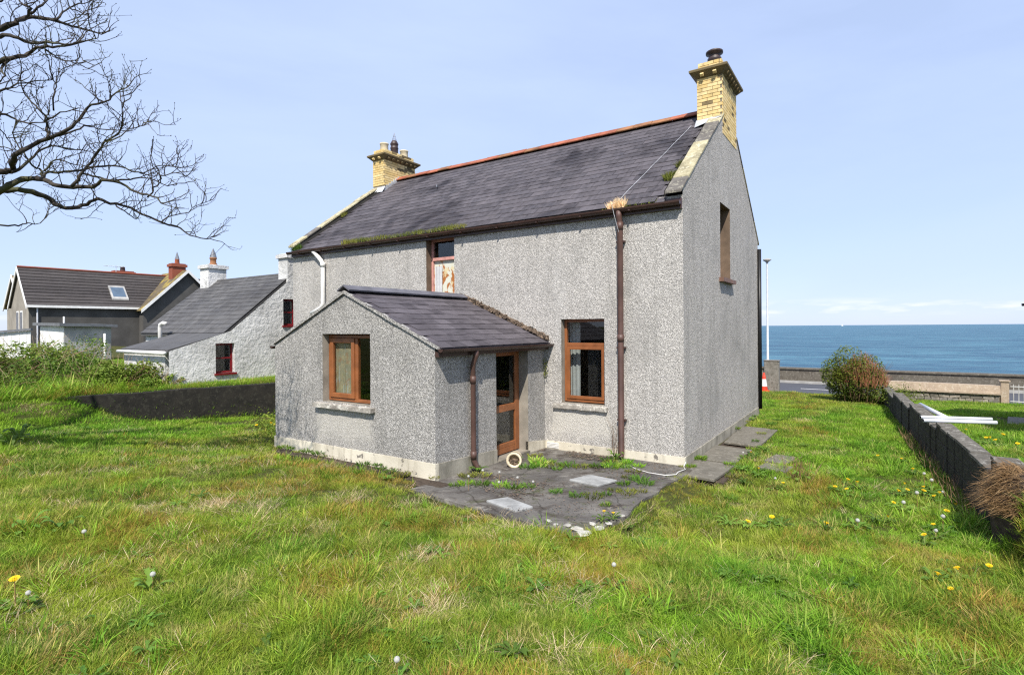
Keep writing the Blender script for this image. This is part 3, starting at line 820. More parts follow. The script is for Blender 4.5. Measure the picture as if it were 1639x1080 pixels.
half_gutter((-10.9, W_ + .125, 4.515), (0.06, W_ + .125, 4.5), 0.066, (0, 0, 1), (0, -1, 0), 'gutter', 'brown_plastic', H)

# porch roof
APIT = math.atan(AS)
pr = MB()
pr.prism([(AX0 - .03, AY - .02, AE - .03 * AS + .005), ((AX0 + AX1) / 2, AY - .02, AR + .005), (AX1 + .14, AY - .02, AE - .14 * AS + .005), (AX1 + .14, AY - .02, AE - .14 * AS + .05), ((AX0 + AX1) / 2, AY - .02, AR + .05), (AX0 - .03, AY - .02, AE - .03 * AS + .05)], (0, 3.24 - .025, 0))
proof = pr.build('porch_roof', 'slate_annex', H)
PSM = [slate_mesh(0.31, 0.40, 0.008, r, 0.005).mesh('slate', 'slate_annex') for r in np.linspace(0, 1, 8)]
PSL = math.hypot(2.16, 2.16 * AS)
for side in (1, -1):
    lot = MB()
    for c in range(int(PSL / 0.225) - (1 if side < 0 else 0)):
        d = c * 0.225
        for k in range(11):
            wv = 0.314
            y = AY - .03 + wv * (k + .5) + (c % 2) * wv / 2
            if y + wv / 2 > 0.16: continue
            yy = y
            p = Vector((0, 0, 0)); ex = AX1 + .155 if side > 0 else AX0 - .05
            p = Vector((ex - side * d * math.cos(APIT), yy, AE - (.155 if side > 0 else .05) * AS + .068 + d * math.sin(APIT) + random.uniform(0, .004)))
            mt = Matrix.Translation(p) @ Matrix.Rotation(R(90) * side, 4, 'Z') @ Matrix.Rotation(APIT - .036 + random.uniform(-.005, .005), 4, 'X') @ Matrix.Rotation(random.gauss(0, .008), 4, 'Z')
            if side > 0:
                o = link('slate', random.choice(PSM), proof); o.matrix_local = mt
            else:
                lot.rnd(random.random()).add([mt @ Vector(q) for q in SV[0].v], SV[0].f)
    if side < 0: stuff(lot.build('slate_courses', 'slate_annex', proof))
# verge mortar, ridge, flashing
vb = MB()
for sgn, xe, ov in ((1, AX1, .12), (-1, AX0, .0)):
    for k in range(7):
        a, b = k / 7, (k + 1) / 7
        xm = (AX0 + AX1) / 2
        pa = (xe + sgn * ov + (xm - xe - sgn * ov) * a, AE - ov * AS + (AR - AE + ov * AS) * a); pb = (xe + sgn * ov + (xm - xe - sgn * ov) * b, AE - ov * AS + (AR - AE + ov * AS) * b)
        j = random.uniform(.0, .012)
        vb.prism([(pa[0], AY - .03 - j, pa[1] + .006), (pb[0], AY - .03 - j, pb[1] + .006), (pb[0], AY - .03 - j, pb[1] + .058), (pa[0], AY - .03 - j, pa[1] + .058)], (0, .06, 0))
vb.build('verge', 'pebbledash_annex', proof)
xm = (AX0 + AX1) / 2
y = AY - .04
while y < -.3:
    rm = MB()
    for sx in (-1, 1):
        rm.hexa([(xm, y, AR + .13), (xm + sx * .15, y, AR + .045), (xm + sx * .15, y + .52, AR + .045), (xm, y + .52, AR + .13), (xm, y, AR + .155), (xm + sx * .16, y, AR + .07), (xm + sx * .16, y + .52, AR + .07), (xm, y + .52, AR + .155)])
    rm.build('ridge_tile', 'ridge_grey', proof); y += .53
fl = MB()
rr = random.Random(4)
for k in range(150):
    u = (rr.random() ** .8); x = xm + u * (AX1 + .1 - xm); z = AR + .10 - (x - xm) * AS
    s = rr.uniform(.012, .04)
    fl.mbox(Matrix.Translation((x + rr.uniform(-.03, .03), -.02 - rr.random() ** 2 * .13, z + rr.uniform(-.02, .05))) @ Euler((rr.uniform(0, 3), rr.uniform(0, 3), rr.uniform(0, 3))).to_matrix().to_4x4(), s, s * .8, s * .5)
stuff(fl.build('mortar_crumbs', 'debris', proof))
MB().hexa([(xm, -.09, AR + .07), (AX1 + .1, -.09, AE + .03), (AX1 + .1, 0.0, AE + .03), (xm, 0, AR + .07), (xm, -.05, AR + .10), (AX1 + .1, -.05, AE + .06), (AX1 + .1, 0.0, AE + .10), (xm, 0, AR + .14)]).build('flashing', 'debris', proof)
half_gutter((AX1 + .155, AY - .05, AE - .02), (AX1 + .155, 0.03, AE - .035), 0.058, (0, 0, 1), (-1, 0, 0), 'gutter', 'brown_plastic', H)
MB().box(AX1 + .006, AX1 + .09, AY + .0, -.002, AE - .14, AE - .06).build('fascia', 'brown_plastic', H)
half_gutter((AX0 - .07, AY - .03, AE - .03), (AX0 - .07, 0.0, AE - .045), 0.05, (0, 0, 1), (1, 0, 0), 'gutter', 'brown_plastic', H)
pd = MB().tube([(AX1 + .155, -2.42, AE - .07), (AX1 + .15, -2.42, AE - .16), (AX1 + .075, -2.40, AE - .30), (AX1 + .075, -2.40, 0.36), (AX1 + .075, -2.39, .28), (AX1 + .10, -2.36, 0.18), (AX1 + .16, -2.34, 0.13)], 0.043, 10)
pd.tube([(AX1 + .075, -2.40, 1.62), (AX1 + .075, -2.40, 1.5)], 0.05, 10).tube([(AX1 + .075, -2.40, .42), (AX1 + .075, -2.40, .3)], 0.05, 10)
pd.build('downpipe', 'brown_pipe', H, True)

# chimneys
BM = {}
for key in ('brick_yellow', 'brick_sooty', 'brick_red'):
    BM[key] = {}
    for ln in (0.212, 0.102, 0.15):
        BM[key][ln] = [MB().rnd(r).box(-ln / 2, ln / 2, -.02, .02, -.032, .032).mesh('brick', key) for r in (0, .25, .5, .75, 1)]
def brick_row(parent, p0, p1, z, odd, nrm, key='brick_yellow', sootp=0.06):
    p0, p1 = Vector(p0), Vector(p1); L = (p1 - p0).length; d = (p1 - p0) / L
    s = 0.0; rot = math.atan2(d.y, d.x)
    first = True
    while s < L - 0.03:
        ln = 0.102 if (first and odd) else 0.212
        if L - s < ln + .02: ln = 0.102 if L - s < 0.16 else 0.15
        if L - s < 0.05: break
        if ln > L - s - .006: ln = round(L - s - .006, 2)
        if ln not in BM[key]:
            for kq in ('brick_yellow', 'brick_sooty', 'brick_red'): BM[kq][ln] = [MB().rnd(r).box(-ln / 2, ln / 2, -.02, .02, -.032, .032).mesh('brick', kq) for r in (0, .25, .5, .75, 1)]
        first = False
        c = p0 + d * (s + ln / 2 + .004) - Vector(nrm) * .013
        kk = 'brick_sooty' if key == 'brick_yellow' and random.random() < sootp else key
        link('brick', random.choice(BM[kk][ln]), parent, (c.x, c.y, z), (0, 0, rot))
        s += ln + 0.010
def square_ring(prof, x0, x1, y0, y1):
    mb = MB(); vs = []
    for z, o in prof: vs += [(x0 - o, y0 - o, z), (x1 + o, y0 - o, z), (x1 + o, y1 + o, z), (x0 - o, y1 + o, z)]
    fs = [(4 * i + k, 4 * i + (k + 1) % 4, 4 * i + 4 + (k + 1) % 4, 4 * i + 4 + k) for i in range(len(prof) - 1) for k in range(4)]
    fs.append(tuple(range(4 * len(prof) - 4, 4 * len(prof))))
    return mb.add(vs, fs)
def chimney(x0, x1, y0, y1, zb, label, front_from, side_from):
    core = MB().box(x0 + .006, x1 - .006, y0 + .006, y1 - .006, zb, 7.99).build('chimney', 'mortar', H)
    MB().box(x0 + .03, x1 - .03, y0 + .03, y1 - .03, 7.98, 8.145).build('flaunching', 'mortar', core)
    core['label'] = label
    n = 0; z = 7.765
    while z > side_from:
        if z > front_from: brick_row(core, (x0, y0, 0), (x1, y0, 0), z, n % 2, (0, -1, 0))
        brick_row(core, (x1, y0 + .016, 0), (x1, y1, 0), z, (n + 1) % 2, (1, 0, 0), sootp=.10)
        z -= 0.075; n += 1
    square_ring([(7.80, -.004), (7.82, .02), (7.90, .10), (7.925, .135), (7.965, .14), (7.985, .12), (7.995, -.02)], x0, x1, y0, y1).build('cornice', 'brick_sooty', core)
    for k in range(2):   # dentils
        xx = x0 + (x1 - x0) * (k + .5) / 2
        MB().rnd(.6).mbox(Matrix.Translation((xx, y0 - .075, 7.865)) @ Matrix.Rotation(R(-40), 4, 'X'), .035, .03, .05).build('dentil', 'brick_yellow', core)
    for k in range(7):
        yy = y0 + (y1 - y0) * (k + .5) / 7
        MB().rnd(.4).mbox(Matrix.Translation((x1 + .075, yy, 7.865)) @ Matrix.Rotation(R(-40), 4, 'Y'), .03, .035, .05).build('dentil', 'brick_sooty', core)
    for i, z in enumerate((8.035, 8.11)):
        brick_row(core, (x0 + .02, y0 + .02, 0), (x1 - .02, y0 + .02, 0), z, i, (0, -1, 0), sootp=.2)
        brick_row(core, (x1 - .02, y0 + .02, 0), (x1 - .02, y1 - .02, 0), z, i, (1, 0, 0), sootp=.2)
    return core
chR = chimney(-0.53, 0.0, 2.95, 4.35, 6.2, 'right hand yellow brick chimney with one dark pot', 6.80, 6.50)
pot = MB().lathe([(0.15, 0), (.155, .06), (.135, .10), (.13, .17), (.15, .20), (.15, .25), (.125, .28), (.12, .33), (.185, .36), (.185, .40), (.15, .42), (0, .43)], (-.27, 3.45, 8.14), 18)
pot.build('chimney_pot', 'pot_dark', chR, True)
MB().lathe([(0.13, 0), (.12, .10), (.13, .12), (.10, .12), (.10, .02), (0, .02)], (-.27, 4.05, 8.14), 14).build('chimney_pot', 'terracotta', chR, True)
MB().prism([(-.545, 2.78, zr(2.78) + .05), (.005, 2.78, zr(2.78) + .18), (.005, 2.935, 6.90), (-.545, 2.935, 6.90)], (0, .012, 0)).build('flashing', 'lead', chR)
chL = chimney(-10.85, -10.33, 2.95, 4.35, 6.2, 'left hand yellow brick chimney with three pots', 6.70, 6.95)
for yy, mt in ((3.2, 'pot_cream'), (4.1, 'pot_cream')):
    MB().lathe([(0.135, 0), (.13, .22), (.145, .235), (.145, .27), (.11, .27), (.11, .05), (0, .05)], (-10.59, yy, 8.14), 16).build('chimney_pot', mt, chL, True)
MB().lathe([(0.12, 0), (.125, .20), (.135, .22), (.135, .25), (.12, .27), (.12, .33), (.135, .35), (.135, .39), (.10, .45), (.085, .48), (0, .48)], (-10.59, 3.65, 8.14), 16).build('chimney_pot', 'pot_dark', chL, True)
cg = MB()
for k in range(8):
    a = 2 * math.pi * k / 8
    cg.tube([(-10.59 + .085 * math.cos(a), 3.65 + .085 * math.sin(a), 8.60), (-10.59, 3.65, 8.90)], .0045, 4)
for q in (.25, .55): cg.tube([(-10.59 + .085 * (1 - q) * math.cos(b), 3.65 + .085 * (1 - q) * math.sin(b), 8.60 + .30 * q) for b in np.linspace(0, 2 * math.pi, 13)], .004, 4)
cg.build('bird_guard', 'wire_metal', chL)
for k in range(7):
    y0 = 2.93 + k * .10; z0 = zr(y0)
    MB().box(-10.326, -10.305, y0, y0 + .085, z0 + .01, z0 + .17).build('flashing', 'lead', chL)
MB().prism([(-10.86, 2.80, zr(2.80) + .08), (-10.28, 2.80, zr(2.80) + .05), (-10.28, 2.935, zr(2.94) + .16), (-10.86, 2.935, zr(2.94) + .16)], (0, .012, 0)).build('flashing', 'lead', chL)
# aerial cable slung over the slates
cb = []
for k in range(12):
    u = k / 11; yy = -0.2 + u * 3.15
    cb.append((-1.2 + u * .55 + .006 * math.sin(k * 2.1), yy, (zr(max(yy, -.13)) + .045)))
cb = [(-1.08, -.09, 3.95), (-1.15, -.20, 4.35)] + cb
MB().tube(cb, .0042, 5).build('aerial_cable', 'lead', H)
MB().tube([(-7.55, 2.35, zr(2.35) + .02), (-7.50, 2.25, zr(2.3) + .09), (-7.40, 2.15, zr(2.2) + .07)], .012, 5).build('roof_hook', 'wire_metal', roof)
MB().tube([(-5.9, -1.9, 2.6), (-5.9, -1.9, 3.05)], .01, 5).build('vent_rod', 'wire_metal', proof)

# ------------------------------------------------------------------ patio, path, small things by the house
def patio_z(y): return 0.02 - 0.035 * y
px = np.linspace(AX1 + .018, 0.17, 22); py = np.linspace(-3.82, -0.02, 28)
def pskew(x, y): return y - .26 * max(0.0, (x + 2.7) / 2.9) * max(0.0, min(1.0, -y / 3.8))
pm = MB(); n1 = len(px)
def patio_pt(i, j):
    x, y = px[i], py[j]
    if j == 0: y += .10 * (vnoise(x, 0, 3.0, 5) - .5)
    y = float(pskew(float(x), float(y)))
    if i == len(px) - 1: x += .12 * (vnoise(0, y, 2.5, 6) - .5)
    if i == len(px) - 1 and j == 0: x -= .10; y += .10
    return (float(x), float(y), float(patio_z(y) + .02 * (vnoise(x, y, 1.5, 8) - .5)))
pm.add([patio_pt(i, j) for j in range(len(py)) for i in range(n1)], [(j * n1 + i, j * n1 + i + 1, (j + 1) * n1 + i + 1, (j + 1) * n1 + i) for j in range(len(py) - 1) for i in range(n1 - 1)])
rim = [patio_pt(i, 0) for i in range(n1)] + [patio_pt(n1 - 1, j) for j in range(1, len(py))]
low = [(p[0] + .05 * (random.random() - .2), p[1] - .04 * random.random(), -.25) for p in rim]
pm.add(rim + low, [(k + 1, k, len(rim) + k, len(rim) + k + 1) for k in range(len(rim) - 1)])
patio = struct(pm.build('patio', 'patio_concrete'))
def slab(name, corners, z, th, mat, label, cat, group=None, bev=.008):
    o = MB().prism([(x, y, z(x, y) if callable(z) else z) for x, y in corners], (0, 0, th)).build(name, mat)
    bevel(o, bev); return tag(o, label, cat, group)
simple('cover_concrete', (0.29, 0.29, 0.28), 0.85, 0.3, 5, bump=0.3)
slab('drain_cover', [(-1.50, -3.62), (-0.95, -3.76), (-0.86, -3.50), (-1.34, -3.36)], .13, .035, 'cover_concrete', 'pale concrete drain cover at the lawn edge of the patio', 'drain cover')
slab('drain_cover', [(-1.12, -2.05), (-0.63, -2.10), (-0.50, -1.70), (-0.98, -1.64)], .085, .035, 'cover_concrete', 'pale concrete drain cover in the middle of the patio', 'drain cover')
path = struct(MB().hexa([(0.02, -.5, -.3), (0.74, -.5, -.3), (0.74, 4.7, -.3), (0.02, 4.7, -.3), (0.02, -.5, -.03), (0.74, -.5, -.03), (0.74, 4.7, -.08), (0.02, 4.7, -.08)]).build('path', 'soil'))
for cor in ([(0.03, -.52), (0.62, -.58), (0.70, .55), (0.03, .62)], [(0.03, .70), (0.66, .66), (0.72, 1.95), (0.03, 2.05)], [(0.10, 2.45), (0.78, 2.38), (0.82, 4.55), (0.06, 4.6)]):
    bevel(MB().prism([(x, y, -.02 - .006 * y) for x, y in cor], (0, 0, .045)).build('paving_slab', 'slab_stone', path))
for cor in ([(1.05, .55), (1.50, .45), (1.55, .92), (1.10, 1.0)], [(1.05, 1.2), (1.42, 1.1), (1.50, 1.75), (1.15, 1.8)]):
    bevel(MB().prism([(x, y, float(ground_z(x, y)) - .0) for x, y in cor], (0, 0, .05)).build('paving_slab', 'slab_stone', path))
# soil strip along the porch
sm = MB()
for k in range(21):
    x0, x1 = -6.6 + k * .2, -6.4 + k * .2
    w0, w1 = .32 + .16 * float(vnoise(x0, 0, 2, 9)), .32 + .16 * float(vnoise(x1, 0, 2, 9))
    za = lambda y, q=k: -0.05 * y + .01 - (.0 if q < 17 else .032)
    sm.add([(x0, AY - .02, za(AY)), (x1, AY - .02, za(AY)), (x1, AY - w1, za(AY - w1) - .015), (x0, AY - w0, za(AY - w0) - .015)], [(3, 2, 1, 0)])
struct(sm.build('soil_bed', 'soil'))
# stones at the patio corner
for k, (x, y, s) in enumerate([(-.05, -3.88, .055), (.06, -3.98, .07), (.13, -3.72, .06), (-.20, -3.84, .04), (.14, -3.50, .045), (-.32, -3.90, .035), (.0, -3.62, .035), (.16, -3.15, .035), (-.45, -3.82, .03)]):
    mb = MB(); prof = []
    rr = random.Random(k + 3)
    vs = []
    for i in range(5):
        th = math.pi * i / 4
        for q in range(7):
            an = 2 * math.pi * q / 7 + .3 * i
            r_ = s * math.sin(th) * rr.uniform(.6, 1.35) + .001
            vs.append((r_ * math.cos(an) * 1.2, r_ * math.sin(an), -math.cos(th) * s * .36))
    mb.add(vs, [(i * 7 + q, i * 7 + (q + 1) % 7, (i + 1) * 7 + (q + 1) % 7, (i + 1) * 7 + q) for i in range(4) for q in range(7)])
    o = link('stone', mb.mesh('stone', 'white_stone', False), None, (x, y, patio_z(y) + s * .12), (rr.uniform(-.15, .15), rr.uniform(-.15, .15), rr.uniform(0, 6)))
    tag(o, 'small whitish stone lying on the outer corner of the patio', 'stone', 'white stones on the patio corner')
# open clay pipe by the door
pp = MB(); c0 = Vector((-2.28, -1.78, .20)); ax = Vector((.45, -.89, .05)).normalized()
u = ax.cross(Vector((0, 0, 1))).normalized(); w2 = u.cross(ax); vs = []
for (off, r_) in ((-.20, .115), (.0, .115), (.0, .128), (.05, .128), (.05, .095), (-.18, .092)):
    for k in range(20):
        an = 2 * math.pi * k / 20; vs.append(c0 + ax * off + (u * math.cos(an) + w2 * math.sin(an)) * r_)
pp.add(vs, [(i * 20 + k, i * 20 + (k + 1) % 20, (i + 1) * 20 + (k + 1) % 20, (i + 1) * 20 + k) for i in range(5) for k in range(20)] + [tuple(range(100, 120))])
po = thing('clay_pipe', 'short cream clay pipe lying open on the patio by the back door', 'pipe', (c0.x, c0.y, .09))
pp.build('pipe', 'cream_clay', po, True)
fm = MB(); rr = random.Random(2)
for k in range(40):
    an = rr.uniform(0, 6.28); r_ = .075 * math.sqrt(rr.random()); h = -.05 + .06 * rr.random()
    q = c0 - ax * .02 * rr.random() + u * r_ * math.cos(an) + w2 * (min(r_ * math.sin(an), .03) - .02)
    fm.mbox(Matrix.Translation(q) @ Euler((rr.uniform(0, 3), rr.uniform(0, 3), 0)).to_matrix().to_4x4(), .016, .01, .008)
stuff(fm.build('rubble_fill', 'debris', po))
cbl = [(-.75, -.62, .07), (-.55, -.80, .075), (-.30, -.92, .08), (-.02, -.95, .085), (.10, -.80, .08), (.06, -.55, .06), (.10, -.30, .05), (.02, -.12, .04), (.05, -.1, .12)]
tag(MB().tube(cbl, .006, 6).build('loose_cable', 'white_plastic', None, True), 'thin white cable lying loose on the patio at the house corner', 'cable')

# ------------------------------------------------------------------ old retaining wall on the left
rt_ = thing('retaining_wall', 'low blackened retaining wall left of the porch', 'wall', (RA[0], RA[1], .3))
d2 = (RB - RA) / np.linalg.norm(RB - RA); nrm2 = np.array((d2[1], -d2[0])); LW = float(np.linalg.norm(RB - RA))
rm = MB(); N = 26
for i in range(N):
    a, b = -.35 + (LW + .3) * i / N, -.35 + (LW + .3) * (i + 1) / N
    def q(s, o, z): p = RA + d2 * s + nrm2 * o; return (p[0], p[1], z)
    ja, jb = .03 * float(vnoise(a, 0, 2.5, 3)), .03 * float(vnoise(b, 0, 2.5, 3))
    rm.hexa([q(a, -.28, -.2), q(a, .02 + ja, -.2), q(b, .02 + jb, -.2), q(b, -.28, -.2), q(a, -.28, .90 + ja), q(a, ja, .88 + ja), q(b, jb, .88 + jb), q(b, -.28, .90 + jb)])
rm.build('wall', 'old_render_black', rt_)

# ------------------------------------------------------------------ boundary wall on the right
bw = thing('boundary_wall', 'stepped dark concrete block garden wall on the right', 'wall', (3.7, 5, 0))
def bsec(y0, y1, zt, th=0.215):
    n = max(2, int((y1 - y0) / .45)); y = np.linspace(y0, y1, n + 1)
    m = MB(); tp = MB()
    for i in range(n):
        a, b = float(y[i]), float(y[i + 1]) - .006
        j = random.uniform(-.014, .014); jz = random.uniform(-.008, .008)
        zz = -.5
        hts = [zz] + [zt - .03 - .215 * k for k in range(3, -1, -1)]
        for k in range(4):
            bx = MB().hexa([(bw_x(a) + j, a, hts[k]), (bw_x(a) + th, a, hts[k]), (bw_x(b) + th, b, hts[k]), (bw_x(b) + j, b, hts[k]), (bw_x(a) + j, a, hts[k + 1] - .008), (bw_x(a) + th, a, hts[k + 1] - .008), (bw_x(b) + th, b, hts[k + 1] - .008), (bw_x(b) + j, b, hts[k + 1] - .008)])
            bevel(bx.build('block', 'block_dark', bw), .012)
        tp.hexa([(bw_x(a) - .004 + j, a, zt - .036 + jz), (bw_x(a) + th + .004, a, zt - .036 + jz), (bw_x(b) + th + .004, b + .006, zt - .036 + jz), (bw_x(b) - .004 + j, b + .006, zt - .036 + jz),
                 (bw_x(a) + j, a, zt + jz), (bw_x(a) + th, a, zt + jz), (bw_x(b) + th, b + .006, zt + jz), (bw_x(b) + j, b + .006, zt + jz)])
    MB().box(0, 0, 0, 0, 0, 0)
    core = MB().hexa([(bw_x(y0) + .02, y0 + .01, -.5), (bw_x(y0) + th - .02, y0 + .01, -.5), (bw_x(y1) + th - .02, y1 - .01, -.5), (bw_x(y1) + .02, y1 - .01, -.5), (bw_x(y0) + .02, y0 + .01, zt - .035), (bw_x(y0) + th - .02, y0 + .01, zt - .035), (bw_x(y1) + th - .02, y1 - .01, zt - .035), (bw_x(y1) + .02, y1 - .01, zt - .035)])
    core.build('mortar_core', 'old_render_black', bw)
    tp.build('wall_top', 'block_top', bw)
bsec(-1.3, -0.95, 0.86, 0.24); bsec(-0.94, 2.6, 0.70); bsec(2.61, 6.0, 0.60); bsec(6.01, 9.2, 0.50); bsec(9.21, 12.7, 0.36)
# white plastic pipes left on the wall
def pvc(a, b, r_, label, mat='pvc_grey'):
    a, b = Vector(a), Vector(b); d = (b - a).normalized(); u = d.orthogonal().normalized(); w = d.cross(u); n = 14
    vs = []
    for p, rr_ in ((a, r_ * .86), (a, r_), (b, r_), (b, r_ * .86), (b - d * .25, r_ * .84)):
        for k in range(n):
            an = 2 * math.pi * k / n; vs.append(p + (u * math.cos(an) + w * math.sin(an)) * rr_)
    m = MB().add(vs, [(i * n + k, i * n + (k + 1) % n, (i + 1) * n + (k + 1) % n, (i + 1) * n + k) for i in range(4) for k in range(n)] + [tuple(range(n)), tuple(range(4 * n, 5 * n))])
    tag(m.build('plastic_pipe', mat, None, True), label, 'pipe', 'loose plastic pipes on the boundary wall')
pvc((3.36, 2.80, .745), (4.38, 3.24, .735), .029, 'upper of two white plastic pipes laid crosswise over the garden wall', 'pvc_grey')
pvc((3.38, 2.50, .735), (4.40, 2.94, .722), .033, 'lower, nearer white plastic pipe laid crosswise over the garden wall')
pvc((3.55, 6.20, .565), (3.80, 3.35, .665), .045, 'long grey plastic pipe lying lengthwise along the garden wall')

# ------------------------------------------------------------------ front boundary, road side things
gp = thing('gate_pillar', 'square grey concrete gate pillar at the roadside end of the lawn', 'gate pillar', (-.72, 14.5, -.22))
bevel(MB().box(-.98, -.45, 14.28, 14.62, -.4, .98).build('pillar', 'concrete_wall', gp), .02)
bevel(MB().box(-1.0, -.43, 14.26, 14.64, .98, 1.02).build('cap', 'concrete_wall', gp), .015)
fw = thing('front_garden_wall', 'grey concrete garden wall hidden behind the house beside the road', 'wall', (-6, 14.5, -.2))
MB().box(-13, -.99, 14.36, 14.58, -.4, .55).build('wall', 'concrete_wall', fw)
cn = thing('traffic_cone', 'red and white traffic cone beside the concrete gate pillar', 'traffic cone', (-.93, 13.95, -.2))
cz = float(ground_z(-.93, 13.95))
MB().box(-1.12, -.74, 13.76, 14.14, cz - .02, cz + .05).build('base', 'cone_red', cn)
MB().lathe([(.14, .05), (.115, .22)], (-.93, 13.95, cz), 16).build('cone_lower', 'cone_red', cn, True)
MB().lathe([(.117, .22), (.078, .50)], (-.93, 13.95, cz), 16).build('reflective_sleeve', 'white_paint', cn, True)
MB().lathe([(.078, .50), (.035, .74), (.0, .745)], (-.93, 13.95, cz), 16).build('cone_tip', 'cone_red', cn, True)
lp = thing('lamp_post', 'tall thin galvanised lamp post by the sea wall', 'lamp post', (-1.68, 19.9, -.24))
MB().lathe([(.09, 0), (.09, .9), (.055, 1.0), (.045, 5.75)], (-1.68, 19.9, -.24), 10).build('post', 'galvanised', lp, True)
MB().lathe([(.05, 5.7), (.07, 5.75), (.20, 5.84), (.18, 5.88), (.06, 5.92), (0, 5.93)], (-1.68, 19.9, -.24), 12).build('lamp_head', 'grey_cladding', lp, True)
# neighbour's front wall: rubble with a coping, gate post and railing gate
nw = thing('front_stone_wall', 'low rubble stone wall with pinkish rendered coping in front of the road', 'wall', (4.9, 14.35, -.1))
MB().box(3.05, 6.06, 14.22, 14.48, -.45, .10).build('mortar_core', 'mortar', nw)
rr = random.Random(9); z = -.30
for row in range(4):
    x = 3.05; h = .105
    while x < 6.0:
        wd = rr.uniform(.14, .34)
        wd = min(wd, 6.05 - x)
        zz = z + row * .108
        j = lambda: rr.uniform(-.014, .014)
        o = MB().hexa([(x + .008 + j(), 14.195 + j(), zz + j()), (x + wd - .008 + j(), 14.195 + j(), zz + j()), (x + wd - .008, 14.26, zz), (x + .008, 14.26, zz), (x + .008 + j(), 14.195 + j(), zz + h + j()), (x + wd - .008 + j(), 14.195 + j(), zz + h + j()), (x + wd - .008, 14.26, zz + h), (x + .008, 14.26, zz + h)])
        bevel(o.build('stone', rr.choice(['rubble_stone', 'rubble_stone', 'concrete_wall', 'slab_stone']), nw), .012); x += wd
MB().hexa([(3.0, 14.16, .14), (6.08, 14.16, .14), (6.08, 14.52, .14), (3.0, 14.52, .14), (3.0, 14.22, .40), (6.08, 14.22, .38), (6.08, 14.46, .38), (3.0, 14.46, .40)]).build('coping', 'render_pinkish', nw)
MB().box(3.0, 6.08, 14.13, 14.55, .09, .142).build('coping_ledge', 'render_pinkish', nw)
gp2 = thing('gate_post', 'slim pinkish concrete gate post beside the metal railing gate', 'gate post', (6.2, 14.35, -.1))
bevel(MB().box(6.09, 6.30, 14.24, 14.46, -.4, .52).build('post', 'render_pinkish', gp2), .015)
MB().box(6.06, 6.33, 14.21, 14.49, .52, .56).build('cap', 'render_pinkish', gp2)
rg = thing('railing_gate', 'pale metal railing gate at the right edge by the road', 'gate', (7.3, 14.35, -.2))
MB().tube([(6.34, 14.35, .36), (8.2, 14.35, .36)], .016, 6).build('rail', 'rail_metal', rg); MB().tube([(6.34, 14.35, -.12), (8.2, 14.35, -.12)], .016, 6).build('rail', 'rail_metal', rg)
bar = MB().tube([(0, 0, -.16), (0, 0, .44)], .011, 6).mesh('bar', 'rail_metal')
for k in range(15): link('bar', bar, rg, (6.42 + k * .125, 14.35, 0))
# neighbour's bungalow, only its eaves corner reaches into view; it shades their lawn
nb = thing('bungalow', 'neighbouring bungalow of which only a dark eaves corner shows at the right edge', 'house', (9.5, 6, .2))
nwx0, nwx1, nwy0, nwy1 = 6.15, 13.5, 3.6, 8.0
MB().box(nwx0, nwx1, nwy0, nwy1, -.3, 2.75).build('wall', 'light_house_render', nb)
MB().prism([(nwx0 - .42, nwy0 - .3, 2.78), (nwx0 - .42, (nwy0 + nwy1) / 2, 4.5), (nwx0 - .42, nwy1 + .35, 2.78)], (nwx1 - nwx0 + .8, 0, 0)).build('roof', 'concrete_tile', nb)
MB().box(nwx0 - .43, nwx1 + .4, nwy1 + .352, nwy1 + .40, 2.70, 2.86).build('fascia', 'brown_plastic', nb)
half_gutter((nwx0 - .50, nwy1 + .46, 2.88), (nwx1 + .4, nwy1 + .46, 2.88), .06, (0, 0, 1), (0, -1, 0), 'gutter', 'black_plastic', nb)
struct(MB().prism([(5.15, 7.0, .12), (6.1, 6.9, .12), (6.1, 8.9, .03), (5.45, 8.9, .03)][::1], (0, 0, .05)).build('garden_path', 'slab_stone'))

# sailing boat far out
sb = thing('sailing_boat', 'tiny white sailing boat far out near the horizon', 'boat', (0, 0, -5))
Fv = Vector((-math.sin(YAW), math.cos(YAW), 0)); Rv = Vector((math.cos(YAW), math.sin(YAW), 0))
bx = Vector((-184.0, 4400.0, -5.0)); sb.location = bx
hl = MB().add([bx + Vector(q) for q in ((-5, 0, .2), (-4, -1.4, .1), (4, -1.4, .1), (6.5, 0, .3), (4, 1.4, .1), (-4, 1.4, .1), (-5.3, 0, 1.5), (-4.2, -1.7, 1.4), (4, -1.7, 1.5), (7.2, 0, 1.9), (4, 1.7, 1.5), (-4.2, 1.7, 1.4))], [(i, (i + 1) % 6, 6 + (i + 1) % 6, 6 + i) for i in range(6)] + [tuple(range(6, 12)), tuple(range(6))[::-1]])
hl.build('hull', 'white_paint', sb)
MB().tube([bx + Vector((0.5, 0, 1.2)), bx + Vector((.5, 0, 16))], .12, 6).build('mast', 'white_paint', sb)
MB().prism([bx + Vector(q) for q in ((.3, 0, 2.6), (-5, .6, 2.8), (.3, 0, 15.6))], (0, .05, 0)).build('sail', 'white_paint', sb)
MB().prism([bx + Vector(q) for q in ((.8, 0, 13.5), (6.8, .3, 2.2), (1.2, .9, 2.4))], (0, .05, 0)).build('sail', 'white_paint', sb)

# ------------------------------------------------------------------ whitewashed cottage
ct = thing('white_cottage', 'rough whitewashed cottage with grey slate roof and red windows', 'house', (-15, 1.2, .8))
CX0, CX1, CY = -17.7, -12.5, 1.2
CE, CR = 2.34, 4.08
cs = (CR - CE) / (CY + .88)
cg_ = Wall((CX1, -2.5, 0), (0, 1, 0), (1, 0, 0), 6.0, .2, 4.3, .3, [(1.20, 1.74, 1.17, 2.0), (3.30, 3.75, 2.5, 3.32)], [(1.62, CE, cs), (3.7, CR, -cs * .9)])
